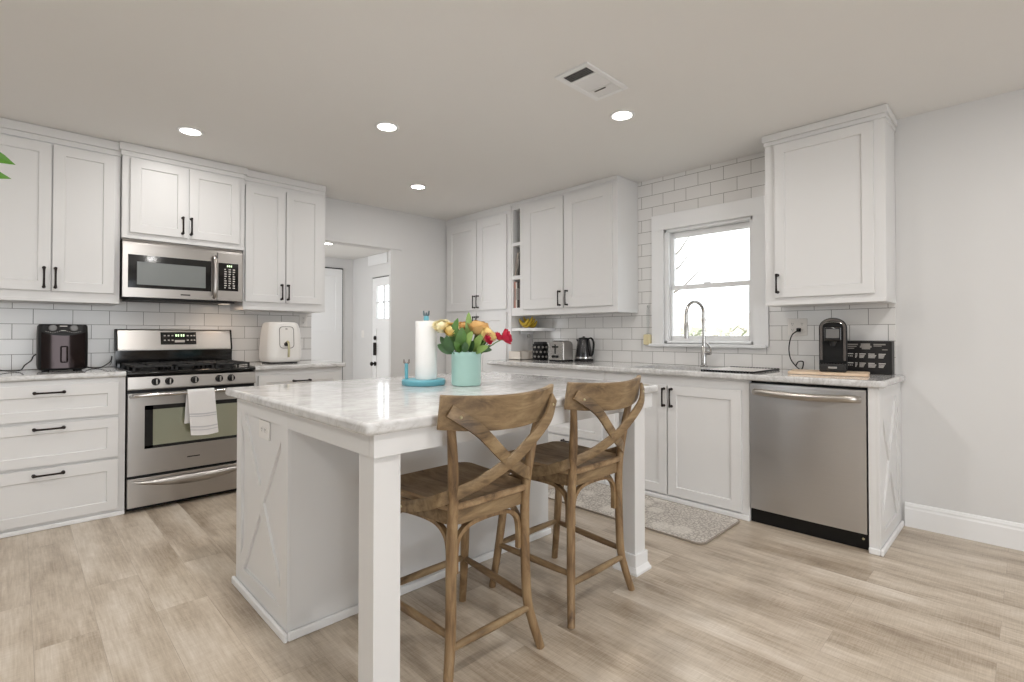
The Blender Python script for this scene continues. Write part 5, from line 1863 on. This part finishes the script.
G1 = 'roses in the mint crock'
up_l = (-0.35, -0.35, 1)
flower('rose', 'cream rose at the far left of the bouquet, against the paper towels', G1, -0.118, -0.02, 0.128, 0.036, 'rose_cream', (-0.4, -0.33, 0.85), 'rose')
flower('rose', 'yellow rose just right of the cream rose, low in the bouquet', G1, -0.068, -0.045, 0.108, 0.034, 'rose_yellow', (-0.3, -0.7, 0.7), 'rose')
flower('rose', 'pale orange rose at the top middle of the bouquet', G1, -0.005, 0.03, 0.125, 0.034, 'rose_orange', (0.0, -0.4, 1), 'rose', 1)
flower('rose', 'large orange rose right of the middle of the bouquet', G1, 0.062, -0.02, 0.125, 0.046, 'rose_orange', (0.0, -0.25, 1), 'rose', 1)
flower('rose', 'yellow rose at the right of the bouquet, above the red flowers', G1, 0.112, -0.035, 0.088, 0.042, 'rose_yellow', (0.4, -0.5, 0.7), 'rose', 1)
G2 = 'red carnations in the mint crock'
flower('carnation', 'red bud pointing down at the right side of the bouquet, nearest the yellow rose', G2, 0.118, -0.08, 0.066, 0.022, 'red_petal', (0.2, -0.6, 0.1), 'carn', 1)
flower('carnation', 'small red flower midway along the long right stems of the bouquet', G2, 0.165, -0.02, 0.078, 0.020, 'red_petal', (0.5, -0.4, 0.6), 'carn', 1)
flower('carnation', 'crimson flower at the far right tip of the bouquet', G2, 0.208, -0.03, 0.076, 0.030, 'red_petal', (0.55, -0.6, 0.3), 'carn', 1)
gr = thing('leafy_greens', 'leafy green sprays filling the bouquet in the mint crock', 'foliage', tuple(VP(0, 0, -0.05)))
specs = [((-0.05, -0.05, 0.01), (-0.035, -0.05, 0.165), 0.030, 'leaf'), ((0.01, -0.02, 0.06), (0.015, -0.03, 0.195), 0.020, 'leaf'),
         ((-0.06, -0.06, 0.0), (-0.085, -0.09, 0.08), 0.030, 'leaf_dark'), ((-0.03, -0.06, 0.01), (-0.01, -0.09, 0.12), 0.032, 'leaf'),
         ((0.0, -0.06, 0.0), (0.04, -0.09, 0.10), 0.030, 'leaf'), ((-0.06, -0.03, -0.005), (-0.135, -0.05, 0.035), 0.026, 'leaf_dark'),
         ((-0.07, -0.03, 0.0), (-0.125, -0.02, 0.075), 0.020, 'leaf_dark'), ((0.05, -0.05, 0.0), (0.13, -0.07, 0.01), 0.022, 'leaf_dark'),
         ((0.04, -0.04, 0.0), (0.085, -0.06, 0.09), 0.024, 'leaf'), ((0.02, -0.05, 0.0), (0.045, -0.08, 0.055), 0.026, 'leaf_dark'),
         ((-0.02, -0.06, 0.0), (-0.05, -0.095, 0.05), 0.026, 'leaf'), ((0.06, -0.02, 0.01), (0.10, -0.0, 0.065), 0.02, 'leaf'),
         ((-0.01, 0.02, 0.0), (-0.02, 0.05, 0.12), 0.026, 'leaf_dark'), ((0.04, 0.03, 0.0), (0.07, 0.07, 0.10), 0.025, 'leaf_dark'),
         ((0.05, -0.05, -0.005), (0.115, -0.09, 0.03), 0.020, 'leaf'), ((-0.04, 0.03, 0.0), (-0.09, 0.06, 0.09), 0.024, 'leaf_dark'),
         ((0.0, -0.07, 0.0), (0.005, -0.10, 0.05), 0.022, 'leaf_dark'), ((-0.02, -0.03, 0.05), (-0.06, -0.05, 0.13), 0.022, 'leaf')]
for i_, (a, c, w_, mt) in enumerate(specs):
    mt = 'leaf_light' if i_ in (1, 4, 8, 14, 17) else mt
    m = MB()
    p0, p1 = VP(*a), VP(*c)
    leaf(m, p0, p1, w_ * 0.82, 0.12, up=(-FWx + random.uniform(-.5, .5), -FWy + random.uniform(-.5, .5), 0.3))
    root_ = VP(a[0] * 0.4, a[1] * 0.4, -0.05)
    m.tube([root_, p0.lerp(root_, 0.4) + Vector((0, 0, 0.003)), p0], 0.002, 6)
    m.build('leaf', mt, gr, angle=80)

# ---------------------------------------------------------------- houseplant whose leaf tips enter the picture at the left
hp_ = thing('houseplant', 'green houseplant with only its leaf tips in view at the left edge', 'plant', (-4.16, -2.72, 0))
mb = MB(); mb.lathe([(0, 0), (0.12, 0), (0.16, 0.30), (0.165, 0.32), (0.15, 0.32), (0.145, 0.29), (0, 0.285)], (-4.16, -2.72, 0), 30); mb.build('pot', 'pot', hp_)
mb = MB(); mb.lathe([(0, 0), (0.143, 0), (0.143, 0.004), (0, 0.006)], (-4.16, -2.72, 0.285), 24); mb.build('soil', 'soil', hp_)
mb = MB(); mb.tube(catmull([(-4.16, -2.72, 0.28), (-4.15, -2.73, 0.7), (-4.17, -2.71, 1.1), (-4.13, -2.74, 1.5), (-4.14, -2.73, 1.72)], 6), [0.014 - 0.0004 * i for i in range(25)], 10); mb.build('stem', 'stem', hp_)
lt = [((-4.13, -2.74, 1.62), (-3.838, -2.937, 1.563)), ((-4.13, -2.74, 1.53), (-3.845, -2.932, 1.528)), ((-4.13, -2.74, 1.42), (-3.864, -2.914, 1.452))]
for i in range(9):
    an = 0.9 + i * 0.52
    z = 0.8 + i * 0.1
    lt.append(((-4.15, -2.73, z), (-4.15 + 0.27 * math.cos(an), -2.73 + 0.27 * math.sin(an), z + 0.04)))
for i, (a, c) in enumerate(lt):
    m = MB()
    a, c = Vector(a), Vector(c)
    m.tube([a, a.lerp(c, 0.35) + Vector((0, 0, 0.03))], [0.004, 0.003], 6)
    leaf(m, a.lerp(c, 0.33) + Vector((0, 0, 0.03)), c, (0.026, 0.022, 0.006)[i] if i < 3 else 0.045, 0.12, up=((0.0, -1.0, 0.12) if i < 3 else (0, 0, 1)))
    m.build('leaf', 'leaf_bright', hp_, angle=80)

for o in list(bpy.data.objects):
    if o.type == 'MESH' and o.parent is None and 'label' not in o and 'kind' not in o:
        print('UNTAGGED', o.name)
